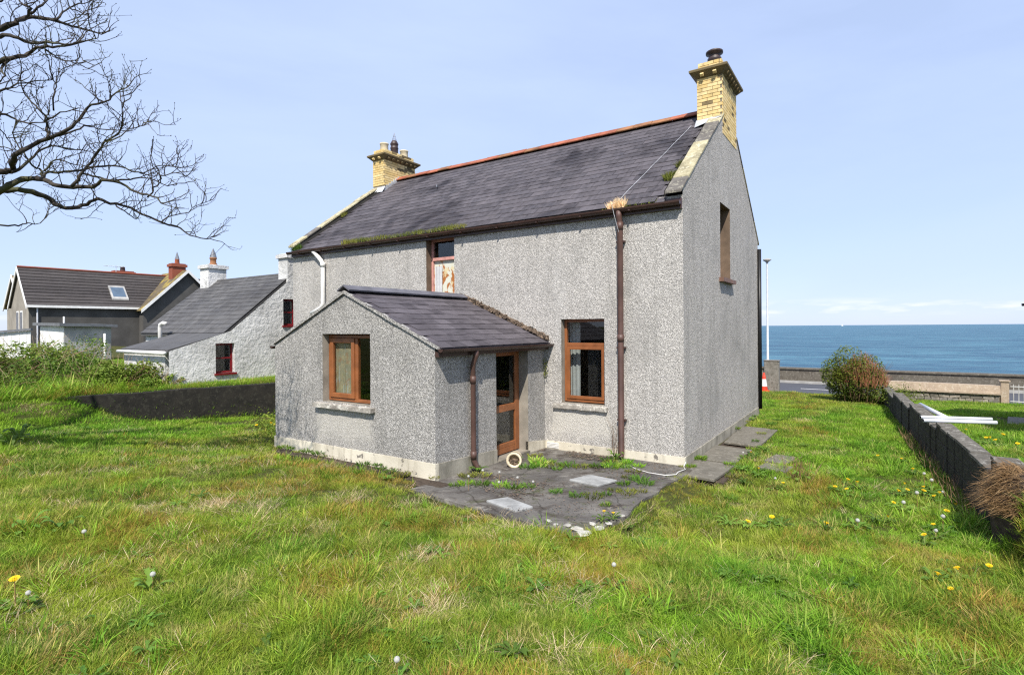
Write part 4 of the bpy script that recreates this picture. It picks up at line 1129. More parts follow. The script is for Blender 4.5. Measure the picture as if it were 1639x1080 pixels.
# the gable has a shallower lean-to part at the near end, added below the main slope
cgm = MB()
cw = Wall((CX1, -2.5, 0), (0, 1, 0), (1, 0, 0), 1.62, .2, 2.40, .3, [(1.20, 1.62, 1.17, 2.0)], [(0, 1.83, (CE - 1.83) / 1.62)])
cw.build(cgm)
cw2 = Wall((CX1, -.88, 0), (0, 1, 0), (1, 0, 0), 4.2, .2, 4.3, .3, [(0, .12, 1.17, 2.0), (1.66, 2.12, 2.50, 3.32)], [(0, CE, cs), (2.08, CR, -cs)])
cw2.build(cgm)
cgm.build('wall', 'whitewash', ct)
MB().box(CX0, CX1 - .31, -.9, -.6, .2, CE - .05).build('wall', 'whitewash', ct)
MB().box(CX0, CX1 - .31, 3.0, 3.28, .2, CE - .05).build('wall', 'whitewash', ct)
MB().prism([(CX0, -.88, .2), (CX0, -.88, CE - .02), (CX0, CY, CR - .04), (CX0, 3.28, CE - .02), (CX0, 3.28, .2)], (.3, 0, 0)).build('wall', 'whitewash', ct)
cr_ = MB().prism([(CX0 - .05, -1.02, CE - .08), (CX0 - .05, CY, CR + .03), (CX0 - .05, 3.42, CE - .08), (CX0 - .05, 3.42, CE - .14), (CX0 - .05, CY, CR - .03), (CX0 - .05, -1.02, CE - .14)], (CX1 - .04 - CX0, 0, 0)).build('roof', 'slate_cottage', ct)
cl_ = math.hypot(CY + 1.02, CR - CE + .11); ca = math.atan(cs); n = 14
cnm = MB()
for c in range(n):
    k = 0; x = CX0 - .05 - (c % 2) * .15
    while x < CX1 - .1:
        a, b = max(x, CX0 - .06), min(x + .285, CX1 - .08)
        if b - a > .05:
            d = c * cl_ / n; p = Vector(((a + b) / 2, -1.04 + d * math.cos(ca), CE - .06 + d * math.sin(ca)))
            mt = Matrix.Translation(p + Vector((0, -math.sin(ca), math.cos(ca))) * .02) @ Matrix.Rotation(ca - .05, 4, 'X')
            w_ = (b - a) / 2
            cnm.rnd(random.random()).hexa([mt @ Vector(q) for q in ((-w_, 0, -.012), (w_, 0, -.012), (w_, .28, -.012), (-w_, .28, -.012), (-w_, 0, 0), (w_, 0, 0), (w_, .28, 0), (-w_, .28, 0))])
        x += .29
stuff(cnm.build('slate_courses', 'slate_cottage', cr_))
MB().tube([(CX0 - .05, CY, CR + .05), (CX1 - .02, CY, CR + .05)], .06, 6).build('ridge', 'slate_cottage', cr_)
# lean-to
MB().hexa([(-15.3, -2.52, 1.80), (CX1 - .02, -2.52, 1.80), (CX1 - .02, -.95, 2.24), (-15.3, -.95, 2.24), (-15.3, -2.52, 1.87), (CX1 - .02, -2.52, 1.87), (CX1 - .02, -.95, 2.31), (-15.3, -.95, 2.31)]).build('lean_to_roof', 'slate_cottage', ct)
MB().box(-15.25, CX1 - .31, -2.46, -2.25, .2, 1.80).build('wall', 'whitewash', ct)
MB().box(-15.25, -15.0, -2.24, -.9, .2, 1.80).build('wall', 'whitewash', ct)
def cot_window(wl_, s0, s1, z0, z1):
    f = bars(wl_, s0, s1, z0, z1, .12, .05, .06, MB()); wl_.sbox(f, s0 + .05, s1 - .05, (z0 + z1) / 2 - .02, (z0 + z1) / 2 + .02, .12, .18)
    w = f.build('window', 'red_paint', ct)
    pane(wl_, w, s0 + .05, s1 - .05, z0 + .05, z1 - .05, .15)
    wl_.sbox(MB(), s0, s1, z0, z1, .29, .34).build('room_shade_panel', 'black_plastic', w)  # black panel behind the pane stands in for the shade of the room
    wl_.sbox(MB(), s0 - .04, s1 + .04, z0 - .05, z0, -.05, .1).build('sill', 'red_paint', w)
    wl_.reveal(MB(), (s0, s1, z0, z1), .3).build('reveal', 'whitewash', w)
cwf = Wall((CX1, -2.5, 0), (0, 1, 0), (1, 0, 0), 6, .2, 4.3, .3)
cot_window(cwf, 1.20, 1.74, 1.17, 2.0); cot_window(cwf, 3.28, 3.74, 2.5, 3.32)
def cot_chim(x0, x1, y0, y1, z0, z1, nm):
    c = MB().box(x0, x1, y0, y1, z0, z1).build('chimney', 'whitewash', ct); c['label'] = nm
    MB().box(x0 - .06, x1 + .06, y0 - .06, y1 + .06, z1 - .14, z1 - .02).build('cap', 'whitewash', c)
    return c
c1 = cot_chim(-17.62, -17.05, .85, 1.5, 3.4, 4.72, 'far whitewashed chimney with clay pot')
MB().lathe([(.14, 0), (.13, .05), (.10, .09), (.10, .22), (.12, .23), (.12, .28), (0, .28)], (-17.33, 1.17, 4.72), 12).build('chimney_pot', 'terracotta_lichen', c1, True)
MB().lathe([(.12, .28), (.10, .38), (.01, .62)], (-17.33, 1.17, 4.72), 8).build('bird_guard', 'wire_metal', c1, True)
c2 = cot_chim(-13.0, -12.52, .95, 1.45, 3.5, 4.75, 'near whitewashed chimney beside the grey house')
MB().lathe([(.09, 0), (.09, .12), (.06, .2), (.06, .3), (.09, .32), (.0, .5)], (-13.25, 1.6, 4.0), 8).build('vent_cowl', 'lead_dark', cr_, True)
wpp = MB().tube([(-15.75, -1.3, 1.4), (-15.75, -1.3, 2.45), (-15.72, -1.3, 2.55), (-15.6, -1.28, 2.60), (-15.45, -1.26, 2.58)], .06, 10)
wpp.build('vent_pipe', 'white_plastic', ct, True)
MB().tube([(-15.3, -2.6, 1.79), (CX1, -2.6, 1.79)], .05, 8).build('gutter', 'white_plastic', ct, True)

# ------------------------------------------------------------------ dark grey house beyond, built in its own frame
G0 = Vector((-49.1, 4.3, 0)); ge = Vector((.06, 1, 0)); GL = 7.0; ge.normalize(); gn = Vector((ge.y, -ge.x, 0))  # gn towards the viewer
def GP(s, o, z): p = G0 + ge * s + gn * o; return Vector((p.x, p.y, z))
gh = thing('dark_house', 'dark rendered house with brown tiled roof, skylight and white bargeboards', 'house', tuple(GP(5, -2.5, .4)))
GE, GR, GD = 4.45, 7.2, 2.6     # eaves, ridge, half depth
def gprism(pts, s0, s1, name, mat, parent): return MB().prism([GP(s0, o, z) for o, z in pts], ge * (s1 - s0)).build(name, mat, parent)
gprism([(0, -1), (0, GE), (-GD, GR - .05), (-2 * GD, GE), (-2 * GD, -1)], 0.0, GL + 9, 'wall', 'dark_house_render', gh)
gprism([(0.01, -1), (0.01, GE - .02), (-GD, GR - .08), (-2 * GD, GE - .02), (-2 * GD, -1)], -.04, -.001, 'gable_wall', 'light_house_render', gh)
gr = gprism([(.22, GE - .28), (.22, GE - .20), (-GD, GR + .02), (-2 * GD - .2, GE - .2), (-2 * GD - .2, GE - .28), (-GD, GR - .06)], -.16, GL + 9.2, 'roof', 'concrete_tile', gh)
nC = 12; sl = math.hypot(GD + .25, GR + .02 - GE + .2)
for c in range(nC):
    a, b = c / nC, (c + 1.12) / nC
    def rp(s, u, up): return GP(s, .25 - (GD + .25) * u, GE - .22 + (GR + .24 - GE) * u + up)
    o = MB().rnd(random.random()).hexa([rp(-.17, a, .05), rp(GL + 3, a, .05), rp(GL + 3, b, .0), rp(-.17, b, .0), rp(-.17, a, .11), rp(GL + 3, a, .11), rp(GL + 3, b, .02), rp(-.17, b, .02)]).build('tile_course', 'concrete_tile', gr)
MB().tube([GP(-.17, -GD, GR + .10), GP(GL + 5, -GD, GR + .10)], .09, 6).build('ridge', 'brick_red', gr)
MB().hexa([GP(-.2, .24, GE - .34), GP(GL, .24, GE - .34), GP(GL, .30, GE - .34), GP(-.2, .30, GE - .34), GP(-.2, .24, GE - .16), GP(GL, .24, GE - .16), GP(GL, .30, GE - .16), GP(-.2, .30, GE - .16)]).build('gutter', 'white_paint', gh)
def barge(o0, z0, o1, z1, s, name='bargeboard'):
    return MB().hexa([GP(s - .05, o0, z0 - .3), GP(s, o0, z0 - .3), GP(s, o1, z1 - .3), GP(s - .05, o1, z1 - .3), GP(s - .05, o0, z0), GP(s, o0, z0), GP(s, o1, z1), GP(s - .05, o1, z1)]).build(name, 'white_paint', gh)
barge(.26, GE - .16, -GD, GR + .08, -.18); barge(-2 * GD - .26, GE - .16, -GD, GR + .08, -.18)
MB().tube([GP(.45, .1, GE - .3), GP(.45, .1, .5)], .05, 8).build('downpipe', 'pvc_grey', gh)
for o in (-1.55, -2.7):
    w = MB().hexa([GP(-.07, o, 1.6), GP(-.07, o - .75, 1.6), GP(-.03, o - .75, 1.6), GP(-.03, o, 1.6), GP(-.07, o, 3.9), GP(-.07, o - .75, 3.9), GP(-.03, o - .75, 3.9), GP(-.03, o, 3.9)]).build('window', 'white_paint', gh)
    MB().hexa([GP(-.09, o - .07, 1.7), GP(-.09, o - .68, 1.7), GP(-.072, o - .68, 1.7), GP(-.072, o - .07, 1.7), GP(-.09, o - .07, 3.8), GP(-.09, o - .68, 3.8), GP(-.072, o - .68, 3.8), GP(-.072, o - .07, 3.8)]).build('pane', 'lead_dark', w)
# skylight
def sk(s0, s1, u0, u1, up0, up1, name, mat, par):
    return MB().hexa([rp(s0, u0, up0), rp(s1, u0, up0), rp(s1, u1, up0), rp(s0, u1, up0), rp(s0, u0, up1), rp(s1, u0, up1), rp(s1, u1, up1), rp(s0, u1, up1)]).build(name, mat, par)
skl = sk(5.25, 6.4, .18, .55, .08, .22, 'skylight', 'grey_cladding', gr); sk(5.37, 6.28, .23, .50, .20, .235, 'pane', 'skylight_glass', skl)
# cross wing with gable towards us
GW0, GWc, GWh, GWo = GL - .1, GL + 3.4, 3.4, .9
GWR = 7.5
def wing(s, o, z): return GP(s, o, z)
MB().prism([wing(GW0 + .15, GWo, -1), wing(GW0 + .15, GWo, 4.1), wing(GWc, GWo, GWR - .1), wing(GWc + GWh, GWo, 4.1), wing(GWc + GWh, GWo, -1)], -gn * 6).build('gable_wall', 'dark_house_render', gh)
gwr = MB().prism([wing(GW0 - .1, GWo + .3, 3.95), wing(GWc, GWo + .3, GWR), wing(GWc + GWh + .2, GWo + .3, 3.95), wing(GWc + GWh + .2, GWo + .3, 4.07), wing(GWc, GWo + .3, GWR + .12), wing(GW0 - .1, GWo + .3, 4.07)], -gn * 5.5).build('wing_roof', 'lichen_tile', gh)
for sg in (-1, 1):
    e = GWc + sg * (GWh + .2)
    MB().hexa([wing(e, GWo + .31, 3.78), wing(GWc, GWo + .31, GWR - .14), wing(GWc, GWo + .36, GWR - .14), wing(e, GWo + .36, 3.78), wing(e, GWo + .31, 4.08), wing(GWc, GWo + .31, GWR + .14), wing(GWc, GWo + .36, GWR + .14), wing(e, GWo + .36, 4.08)]).build('bargeboard', 'white_paint', gh)
def red_chim(p, w, d, z0, z1, nm, tall):
    m = MB(); m.rnd(.5)
    m.hexa([p - ge * w - gn * d + Vector((0, 0, z0)), p + ge * w - gn * d + Vector((0, 0, z0)), p + ge * w + gn * d + Vector((0, 0, z0)), p - ge * w + gn * d + Vector((0, 0, z0)), p - ge * w - gn * d + Vector((0, 0, z1)), p + ge * w - gn * d + Vector((0, 0, z1)), p + ge * w + gn * d + Vector((0, 0, z1)), p - ge * w + gn * d + Vector((0, 0, z1))])
    c = m.build('chimney', 'brick_red', gh); c['label'] = nm
    w += .1; d += .1; za, zb = z1 - .3, z1 - .08
    MB().rnd(.8).hexa([p - ge * w - gn * d + Vector((0, 0, za)), p + ge * w - gn * d + Vector((0, 0, za)), p + ge * w + gn * d + Vector((0, 0, za)), p - ge * w + gn * d + Vector((0, 0, za)), p - ge * w - gn * d + Vector((0, 0, zb)), p + ge * w - gn * d + Vector((0, 0, zb)), p + ge * w + gn * d + Vector((0, 0, zb)), p - ge * w + gn * d + Vector((0, 0, zb))]).build('cap', 'brick_red', c)
    MB().lathe([(.2, 0), (.17, .35), (.2, .4), (.0, .42)], (p.x, p.y, z1), 10).build('chimney_pot', tall, c, True)
    return c
pc = GP(GWc - .25, -.4, 0); cc = red_chim(pc, .55, .40, 6.6, 8.25, 'red brick chimney with wire bird guard', 'terracotta')
MB().lathe([(.2, .4), (.02, 1.05)], (pc.x, pc.y, 8.25), 8).build('bird_guard', 'wire_metal', cc)
pc = GP(GL + .2, -GD - 1.6, 0); cc = red_chim(pc, .75, .4, 6.0, 7.62, 'small red brick chimney behind the ridge', 'pot_dark')
# gabled house beyond at the left edge
eh = thing('end_house', 'pale rendered gable end with lichen covered roof at the left edge', 'house', tuple(GP(-5, -6, .4)))
def EP(s, o, z): return GP(s + 1.0, o - 6.9, z)
MB().prism([EP(0, 0, -1), EP(0, 0, 4.6), EP(0, -2.8, 7.0), EP(0, -5.6, 4.6), EP(0, -5.6, -1)], ge * 6).build('wall', 'light_house_render', eh)
er = MB().prism([EP(-.2, .2, 4.3), EP(-.2, .2, 4.4), EP(-.2, -2.8, 7.15), EP(-.2, -5.8, 4.4), EP(-.2, -5.8, 4.3), EP(-.2, -2.8, 7.02)], ge * 6.2).build('roof', 'lichen_tile', eh)
for (o0, z0) in ((.22, 4.42), (-5.82, 4.42)):
    MB().hexa([EP(-.26, o0, z0 - .3), EP(-.2, o0, z0 - .3), EP(-.2, -2.8, 6.88), EP(-.26, -2.8, 6.88), EP(-.26, o0, z0), EP(-.2, o0, z0), EP(-.2, -2.8, 7.2), EP(-.26, -2.8, 7.2)]).build('bargeboard', 'white_paint', eh)
ew = MB().hexa([EP(1.2, .03, 1.2), EP(2.0, .03, 1.2), EP(2.0, .05, 1.2), EP(1.2, .05, 1.2), EP(1.2, .03, 3.8), EP(2.0, .03, 3.8), EP(2.0, .05, 3.8), EP(1.2, .05, 3.8)]).build('window', 'white_paint', eh)
MB().hexa([EP(1.3, .052, 1.3), EP(1.9, .052, 1.3), EP(1.9, .07, 1.3), EP(1.3, .07, 1.3), EP(1.3, .052, 3.7), EP(1.9, .052, 3.7), EP(1.9, .07, 3.7), EP(1.3, .07, 3.7)]).build('pane', 'lead_dark', ew)
p_ = EP(.9, -.6, 0)
MB().rnd(.4).box(p_.x - .5, p_.x + .5, p_.y - .4, p_.y + .4, 4.0, 6.1).build('chimney', 'brick_red', eh)
# television aerial on the dark house
ap = GP(GL - .6, -GD - .6, 0); am = MB().tube([(ap.x, ap.y, 6.4), (ap.x, ap.y, 8.0)], .025, 5)
am.tube([(ap.x - .1, ap.y - .9, 7.9), (ap.x + .1, ap.y + .7, 7.9)], .02, 4)
for q in (-.7, -.4, -.1, .2, .5): am.tube([(ap.x - .3, ap.y + q, 7.9), (ap.x + .3, ap.y + q, 7.9)], .014, 4)
am.build('aerial', 'galvanised', gh)
# white outhouse and pale fence in front of the dark house
sh = thing('outhouse', 'small whitewashed outhouse with flat grey felt roof', 'shed', (-24.2, -.2, .8))
def QP(a, b, z): # a along the front, b depth
    p = Vector((-25.1, -1.34, 0)) + Vector((1.8, .02, 0)).normalized() * a + Vector((-.06, 1.0, 0)).normalized() * b; return (p.x, p.y, z)
sh_v = [Vector((-25.35, -1.55, 0)), Vector((-23.35, -1.40, 0)), Vector((-23.62, .25, 0)), Vector((-25.62, .10, 0))]
MB().prism([(q.x, q.y, .2) for q in sh_v], (0, 0, 2.38)).build('wall', 'grey_cladding', sh)
a_, b_ = sh_v[0], sh_v[1]
MB().hexa([(a_.x, a_.y - .03, .2), (b_.x, b_.y - .03, .2), (b_.x, b_.y - .002, .2), (a_.x, a_.y - .002, .2), (a_.x, a_.y - .03, 2.56), (b_.x, b_.y - .03, 2.56), (b_.x, b_.y - .002, 2.56), (a_.x, a_.y - .002, 2.56)]).build('white_front', 'white_paint', sh)
MB().hexa([(-25.6, -1.75, 2.60), (-23.15, -1.60, 2.56), (-23.45, .42, 2.52), (-25.8, .3, 2.56), (-25.6, -1.75, 2.72), (-23.15, -1.60, 2.68), (-23.45, .42, 2.62), (-25.8, .3, 2.68)]).build('roof', 'felt_roof', sh)
MB().lathe([(.03, 0), (.03, .3), (0, .31)], (-24.7, -1.0, 2.65), 10).build('vent_pipe', 'white_plastic', sh, True)
MB().lathe([(.04, 0), (.04, 1.0), (0, 1.01)], (-23.42, -.05, 1.25), 10).build('soil_pipe', 'white_plastic', sh, True)
wf = thing('white_fence', 'white boarded fence panel at the left edge before the dark house', 'fence', (-31, -1.5, .8))
fa, fb = Vector((-33.4, -4.2, 0)), Vector((-29.9, -.6, 0)); fd = (fb - fa); fl_ = fd.length; fd.normalize(); fnn = Vector((fd.y, -fd.x, 0))
nb_ = int(fl_ / .15)
for k in range(nb_):
    a = fa + fd * (k * .15); b = a + fd * .142; e = fnn * (.03 if k % 2 else .022)
    z1 = 1.95 + .45 * k / nb_
    MB().hexa([(a.x, a.y, .6), (b.x, b.y, .6), (b.x + e.x, b.y + e.y, .6), (a.x + e.x, a.y + e.y, .6), (a.x, a.y, z1), (b.x, b.y, z1), (b.x + e.x, b.y + e.y, z1), (a.x + e.x, a.y + e.y, z1)]).build('board', 'white_paint', wf)
MB().hexa([(fa.x, fa.y, 1.96), (fb.x, fb.y, 2.41), (fb.x + fnn.x * .15, fb.y + fnn.y * .15, 2.41), (fa.x + fnn.x * .15, fa.y + fnn.y * .15, 1.96), (fa.x, fa.y, 2.06), (fb.x, fb.y, 2.51), (fb.x + fnn.x * .15, fb.y + fnn.y * .15, 2.51), (fa.x + fnn.x * .15, fa.y + fnn.y * .15, 2.06)]).build('capping', 'felt_roof', wf)

# ------------------------------------------------------------------ grass
def clump(name, n, rad, h0, h1, wid, mat, seed, lean=0.5, flop=0.6, segs=3, spread=1.0):
    g = np.random.default_rng(seed); V, Fc, T = [], [], []
    for b in range(n):
        r_ = rad * math.sqrt(g.random()); a = g.random() * 6.283
        bx, by = r_ * math.cos(a), r_ * math.sin(a)
        h = h0 + (h1 - h0) * g.random() ** 1.3
        la = a + g.normal(0, 0.9) if spread > .5 else g.random() * 6.283
        le = lean * g.random() + .08; fl = flop * g.random() ** 1.5
        dx, dy = math.cos(la), math.sin(la)
        fa = g.random() * 6.283; wx, wy = math.cos(fa), math.sin(fa)
        w = wid * (.6 + .8 * g.random()); t = g.random(); o = len(V)
        for k in range(segs):
            u = k / segs; ww = w * (1 - .55 * u) * .5
            hor = h * (le * u + fl * u * u); zz = h * (u - .45 * fl * u * u) - .012
            V += [(bx + dx * hor - wx * ww, by + dy * hor - wy * ww, zz), (bx + dx * hor + wx * ww, by + dy * hor + wy * ww, zz)]; T += [t, t]
        hor = h * (le + fl); V.append((bx + dx * hor, by + dy * hor, h * (1 - .45 * fl) - .012)); T.append(t)
        for k in range(segs - 1): Fc.append((o + 2 * k, o + 2 * k + 1, o + 2 * k + 3, o + 2 * k + 2))
        Fc.append((o + 2 * segs - 2, o + 2 * segs - 1, o + 2 * segs))
    me = bpy.data.meshes.new(name); me.from_pydata(V, [], Fc)
    at = me.attributes.new('tint', 'FLOAT', 'POINT'); at.data.foreach_set('value', T)
    me.materials.append(M[mat]); me.update()
    return me

def scatter(name, meshes, pts, rot, scl, idx, tilt=None):
    """one object whose points carry instances of small clump meshes"""
    src = bpy.data.collections.new(name + '_clumps')
    for i, me in enumerate(meshes):
        src.objects.link(bpy.data.objects.new('%s_clump_%02d' % (name, i), me))
    me = bpy.data.meshes.new(name)
    me.vertices.add(len(pts)); me.vertices.foreach_set('co', np.asarray(pts, np.float32).ravel())
    for nm, dt, arr in (('rot', 'FLOAT', rot), ('scl', 'FLOAT', scl), ('idx', 'INT', idx)):
        a = me.attributes.new(nm, dt, 'POINT'); a.data.foreach_set('value', np.asarray(arr, np.int32 if dt == 'INT' else np.float32))
    me.update()
    o = link(name, me)
    ng = bpy.data.node_groups.new(name, 'GeometryNodeTree')
    ng.interface.new_socket('Geometry', in_out='INPUT', socket_type='NodeSocketGeometry')
    ng.interface.new_socket('Geometry', in_out='OUTPUT', socket_type='NodeSocketGeometry')
    N, Lk = ng.nodes, ng.links
    gi, go = N.new('NodeGroupInput'), N.new('NodeGroupOutput')
    ci = N.new('GeometryNodeCollectionInfo'); ci.inputs['Collection'].default_value = src; ci.inputs['Separate Children'].default_value = True
    ip = N.new('GeometryNodeInstanceOnPoints'); ip.inputs['Pick Instance'].default_value = True
    def na(nm, dt):
        q = N.new('GeometryNodeInputNamedAttribute'); q.data_type = dt; q.inputs['Name'].default_value = nm; return q.outputs['Attribute']
    cx = N.new('ShaderNodeCombineXYZ'); Lk.new(na('rot', 'FLOAT'), cx.inputs['Z'])
    Lk.new(gi.outputs[0], ip.inputs['Points']); Lk.new(ci.outputs[0], ip.inputs['Instance'])
    Lk.new(na('idx', 'INT'), ip.inputs['Instance Index']); Lk.new(cx.outputs[0], ip.inputs['Rotation']); Lk.new(na('scl', 'FLOAT'), ip.inputs['Scale'])
    Lk.new(ip.outputs[0], go.inputs[0])
    md = o.modifiers.new('scatter', 'NODES'); md.node_group = ng
    return o

near_c = [clump('g', 56, .10, .03, .085, .0046, 'grass', 100 + i, .6, .9) for i in range(5)]
long_c = [clump('g', 44, .09, .05, .13, .005, 'grass', 120 + i, .55, 1.1, 4) for i in range(3)]
fresh_c = [clump('g', 54, .10, .03, .085, .005, 'grass_fresh', 140 + i, .5, .8) for i in range(4)]
rank_c = [clump('g', 22, .07, .08, .20, .008, 'grass_fresh', 150 + i, .4, 1.1, 4) for i in range(2)]
far_c = [clump('g', 34, .14, .03, .075, .009, 'grass', 160 + i, .6, .7, 2) for i in range(3)]
farf_c = [clump('g', 34, .14, .03, .075, .009, 'grass_fresh', 170 + i, .5, .6, 2) for i in range(3)]
Fd = np.array((-math.sin(YAW), math.cos(YAW))); Rd = np.array((math.cos(YAW), math.sin(YAW)))
def spread(n, z0, z1, amax):
    z = z0 + (z1 - z0) * rng.random(n); a = (rng.random(n) * 2 - 1) * amax
    return np.array(CAM[:2])[None] + z[:, None] * Fd[None] + (a * z)[:, None] * Rd[None], z
def free(x, y, m=0.0):
    ok = ~((x > -10.9 - m) & (x < 0.02 + m) & (y > -.02 - m) & (y < 7.15 + m))
    ok &= ~((x > AX0 - .05 - m) & (x < AX1 + m) & (y > AY - .02 - m) & (y < .1))
    pe = -3.74 - .25 * np.clip((x + 2.7) / 2.9, 0, 1) + .25 * (vnoise(x, y, 2.2, 31) - .5)
    ok &= ~((x > AX1 - .1) & (x < 0.12 + m + .12 * (vnoise(x, y, 3, 32) - .5)) & (y > pe) & (y < .1))
    sb_ = AY - .30 - .22 * vnoise(x, y, 2.5, 33)
    ok &= ~((x > -6.4) & (x < AX1 + .1) & (y > sb_) & (y < AY + .1))
    pw = .62 + .28 * (vnoise(x, y, 3.5, 34) - .4)
    ok &= ~((x > -.1) & (x < pw) & (y > -.55 - .1 * vnoise(x, y, 4, 35)) & (y < 4.6) & ~((y > 2.05) & (y < 2.42)))
    ok &= ~((x > 1.08) & (x < 1.5) & (y > .5) & (y < 1.75) & (vnoise(x, y, 4, 36) > .35))
    ok &= ~((x > bw_x(y) - .03) & (x < bw_x(y) + .25) & (y > -1.55) & (y < 12.75))
    ok &= y < 14.4
    ok &= ~((x > 5.1) & (x < 6.2) & (y > 6.9) & (y < 8.9))
    ok &= ~((x > 6.1) & (y > 3.5) & (y < 8.1))
    s = ret_side(x, y); ok &= ~((s > -.04) & (s < .2) & (y > -4.7) & (y < 0))
    ok &= ~((x > -17.8) & (x < -12.4) & (y > -2.6) & (y < 3.4))
    ok &= ~((x > -10.9) & (x < -6.6) & (y > -3.1) & (s < .1) & (vnoise(x, y, 1.6, 40) > .42))
    return ok
P1, D1 = spread(68000, 1.0, 24.0, 1.22)
P1b = np.stack([rng.uniform(-12, 9, 2600), rng.uniform(-16, -7, 2600)], 1); D1b = np.linalg.norm(P1b - np.array(CAM[:2]), axis=1)
P1 = np.vstack([P1, P1b]); D1 = np.concatenate([D1, D1b])
P1c, D1c = spread(16000, 1.3, 6.0, 1.1)
P1 = np.vstack([P1, P1c]); D1 = np.concatenate([D1, D1c])
k = free(P1[:, 0], P1[:, 1]); P1, D1 = P1[k], D1[k]
x, y = P1[:, 0], P1[:, 1]
n_a = vnoise(x, y, .55, 51); n_b = vnoise(x, y, 1.4, 52); n_c = vnoise(x, y, 3.0, 53)
freshness = .40 + .50 * sst(1.0, 2.6, x) * sst(-6, -3, y) + .7 * sst(-7, -10, x) + .35 * sst(0, 4, y)
fresh = (n_a * .6 + n_b * .4) < freshness * .62
farm = D1 > 8.5
idx = np.where(fresh, 8 + rng.integers(0, 4, len(x)), rng.integers(0, 5, len(x)))
lng = (n_b * .5 + n_c * .5 > .60) & ~fresh
idx = np.where(lng, 5 + rng.integers(0, 3, len(x)), idx)
rank = fresh & (n_c > .66) & (rng.random(len(x)) < .22 + .3 * sst(1.5, 3, x)) & (D1 < 10)
idx = np.where(rank, 12 + rng.integers(0, 2, len(x)), idx)
idx = np.where(farm & ~rank & ~fresh, 14 + rng.integers(0, 3, len(x)), idx)
idx = np.where(farm & ~rank & fresh, 17 + rng.integers(0, 3, len(x)), idx)
sc = (.55 + .75 * rng.random(len(x))) * (.75 + .5 * n_b)
sc = np.where(farm, sc * 1.25, sc * (.6 + .8 * vnoise(x, y, 4.5, 57)))
edge = np.minimum.reduce([np.abs(x - .15) + 9 * ((y < -3.9) | (y > 0)), np.abs(y + 3.9) + 9 * ((x < -2.7) | (x > .2))])
sc = np.where(edge < .4, sc * .75, sc)
z = ground_z(x, y)
stuff(tag(scatter('lawn_grass', near_c + long_c + fresh_c + rank_c + far_c + farf_c, np.stack([x, y, z], 1), rng.random(len(x)) * 6.283, sc, idx), 'rough uncut lawn grass around the house, green with straw patches', 'grass'))

# dead grass: lying straw and pale tufts
straw_c = [clump('s', 22, .09, .04, .13, .0032, 'straw', 200 + i, 1.1, 1.8, 4) for i in range(4)]
P2, D2 = spread(9000, 1.4, 12, 1.15); k = free(P2[:, 0], P2[:, 1], .05); P2, D2 = P2[k], D2[k]
x, y = P2[:, 0], P2[:, 1]
den = vnoise(x, y, 1.1, 61) * .55 + vnoise(x, y, 2.6, 62) * .45 - .18 * sst(.8, 2.4, x) - .1 * sst(-6, -9, x)
k = (den > .60) | (rng.random(len(x)) < .05)
x, y = x[k], y[k]
tuft = []
for (tx, ty, r_, n) in ((-2.9, -4.75, .20, 26), (-3.35, -5.5, .22, 22), (-1.6, -6.4, .16, 14), (-.1, -6.3, .18, 20), (1.2, -6.2, .25, 30), (2.0, -6.35, .15, 12), (-4.6, -3.75, .16, 14), (-2.1, -4.3, .18, 14), (-3.9, -5.9, .22, 20), (-2.3, -5.3, .2, 14), (-4.8, -7.3, .25, 22), (2.15, -5.4, .2, 18), (1.6, -5.6, .15, 12), (-.9, -5.6, .15, 10), (1.3, 1.6, .25, 16), (1.9, 2.4, .3, 12), (1.1, 6.5, .3, 14)):
    q = rng.normal(0, r_ * .6, (n, 2)) + np.array((tx, ty)); tuft.append(q)
tuft = np.vstack(tuft); x = np.concatenate([x, tuft[:, 0]]); y = np.concatenate([y, tuft[:, 1]])
z = ground_z(x, y) + .01
stuff(tag(scatter('dry_grass', straw_c, np.stack([x, y, z], 1), rng.random(len(x)) * 6.283, .6 + .7 * rng.random(len(x)), rng.integers(0, 4, len(x))), 'pale dead grass lying in tufts through the lawn', 'grass'))

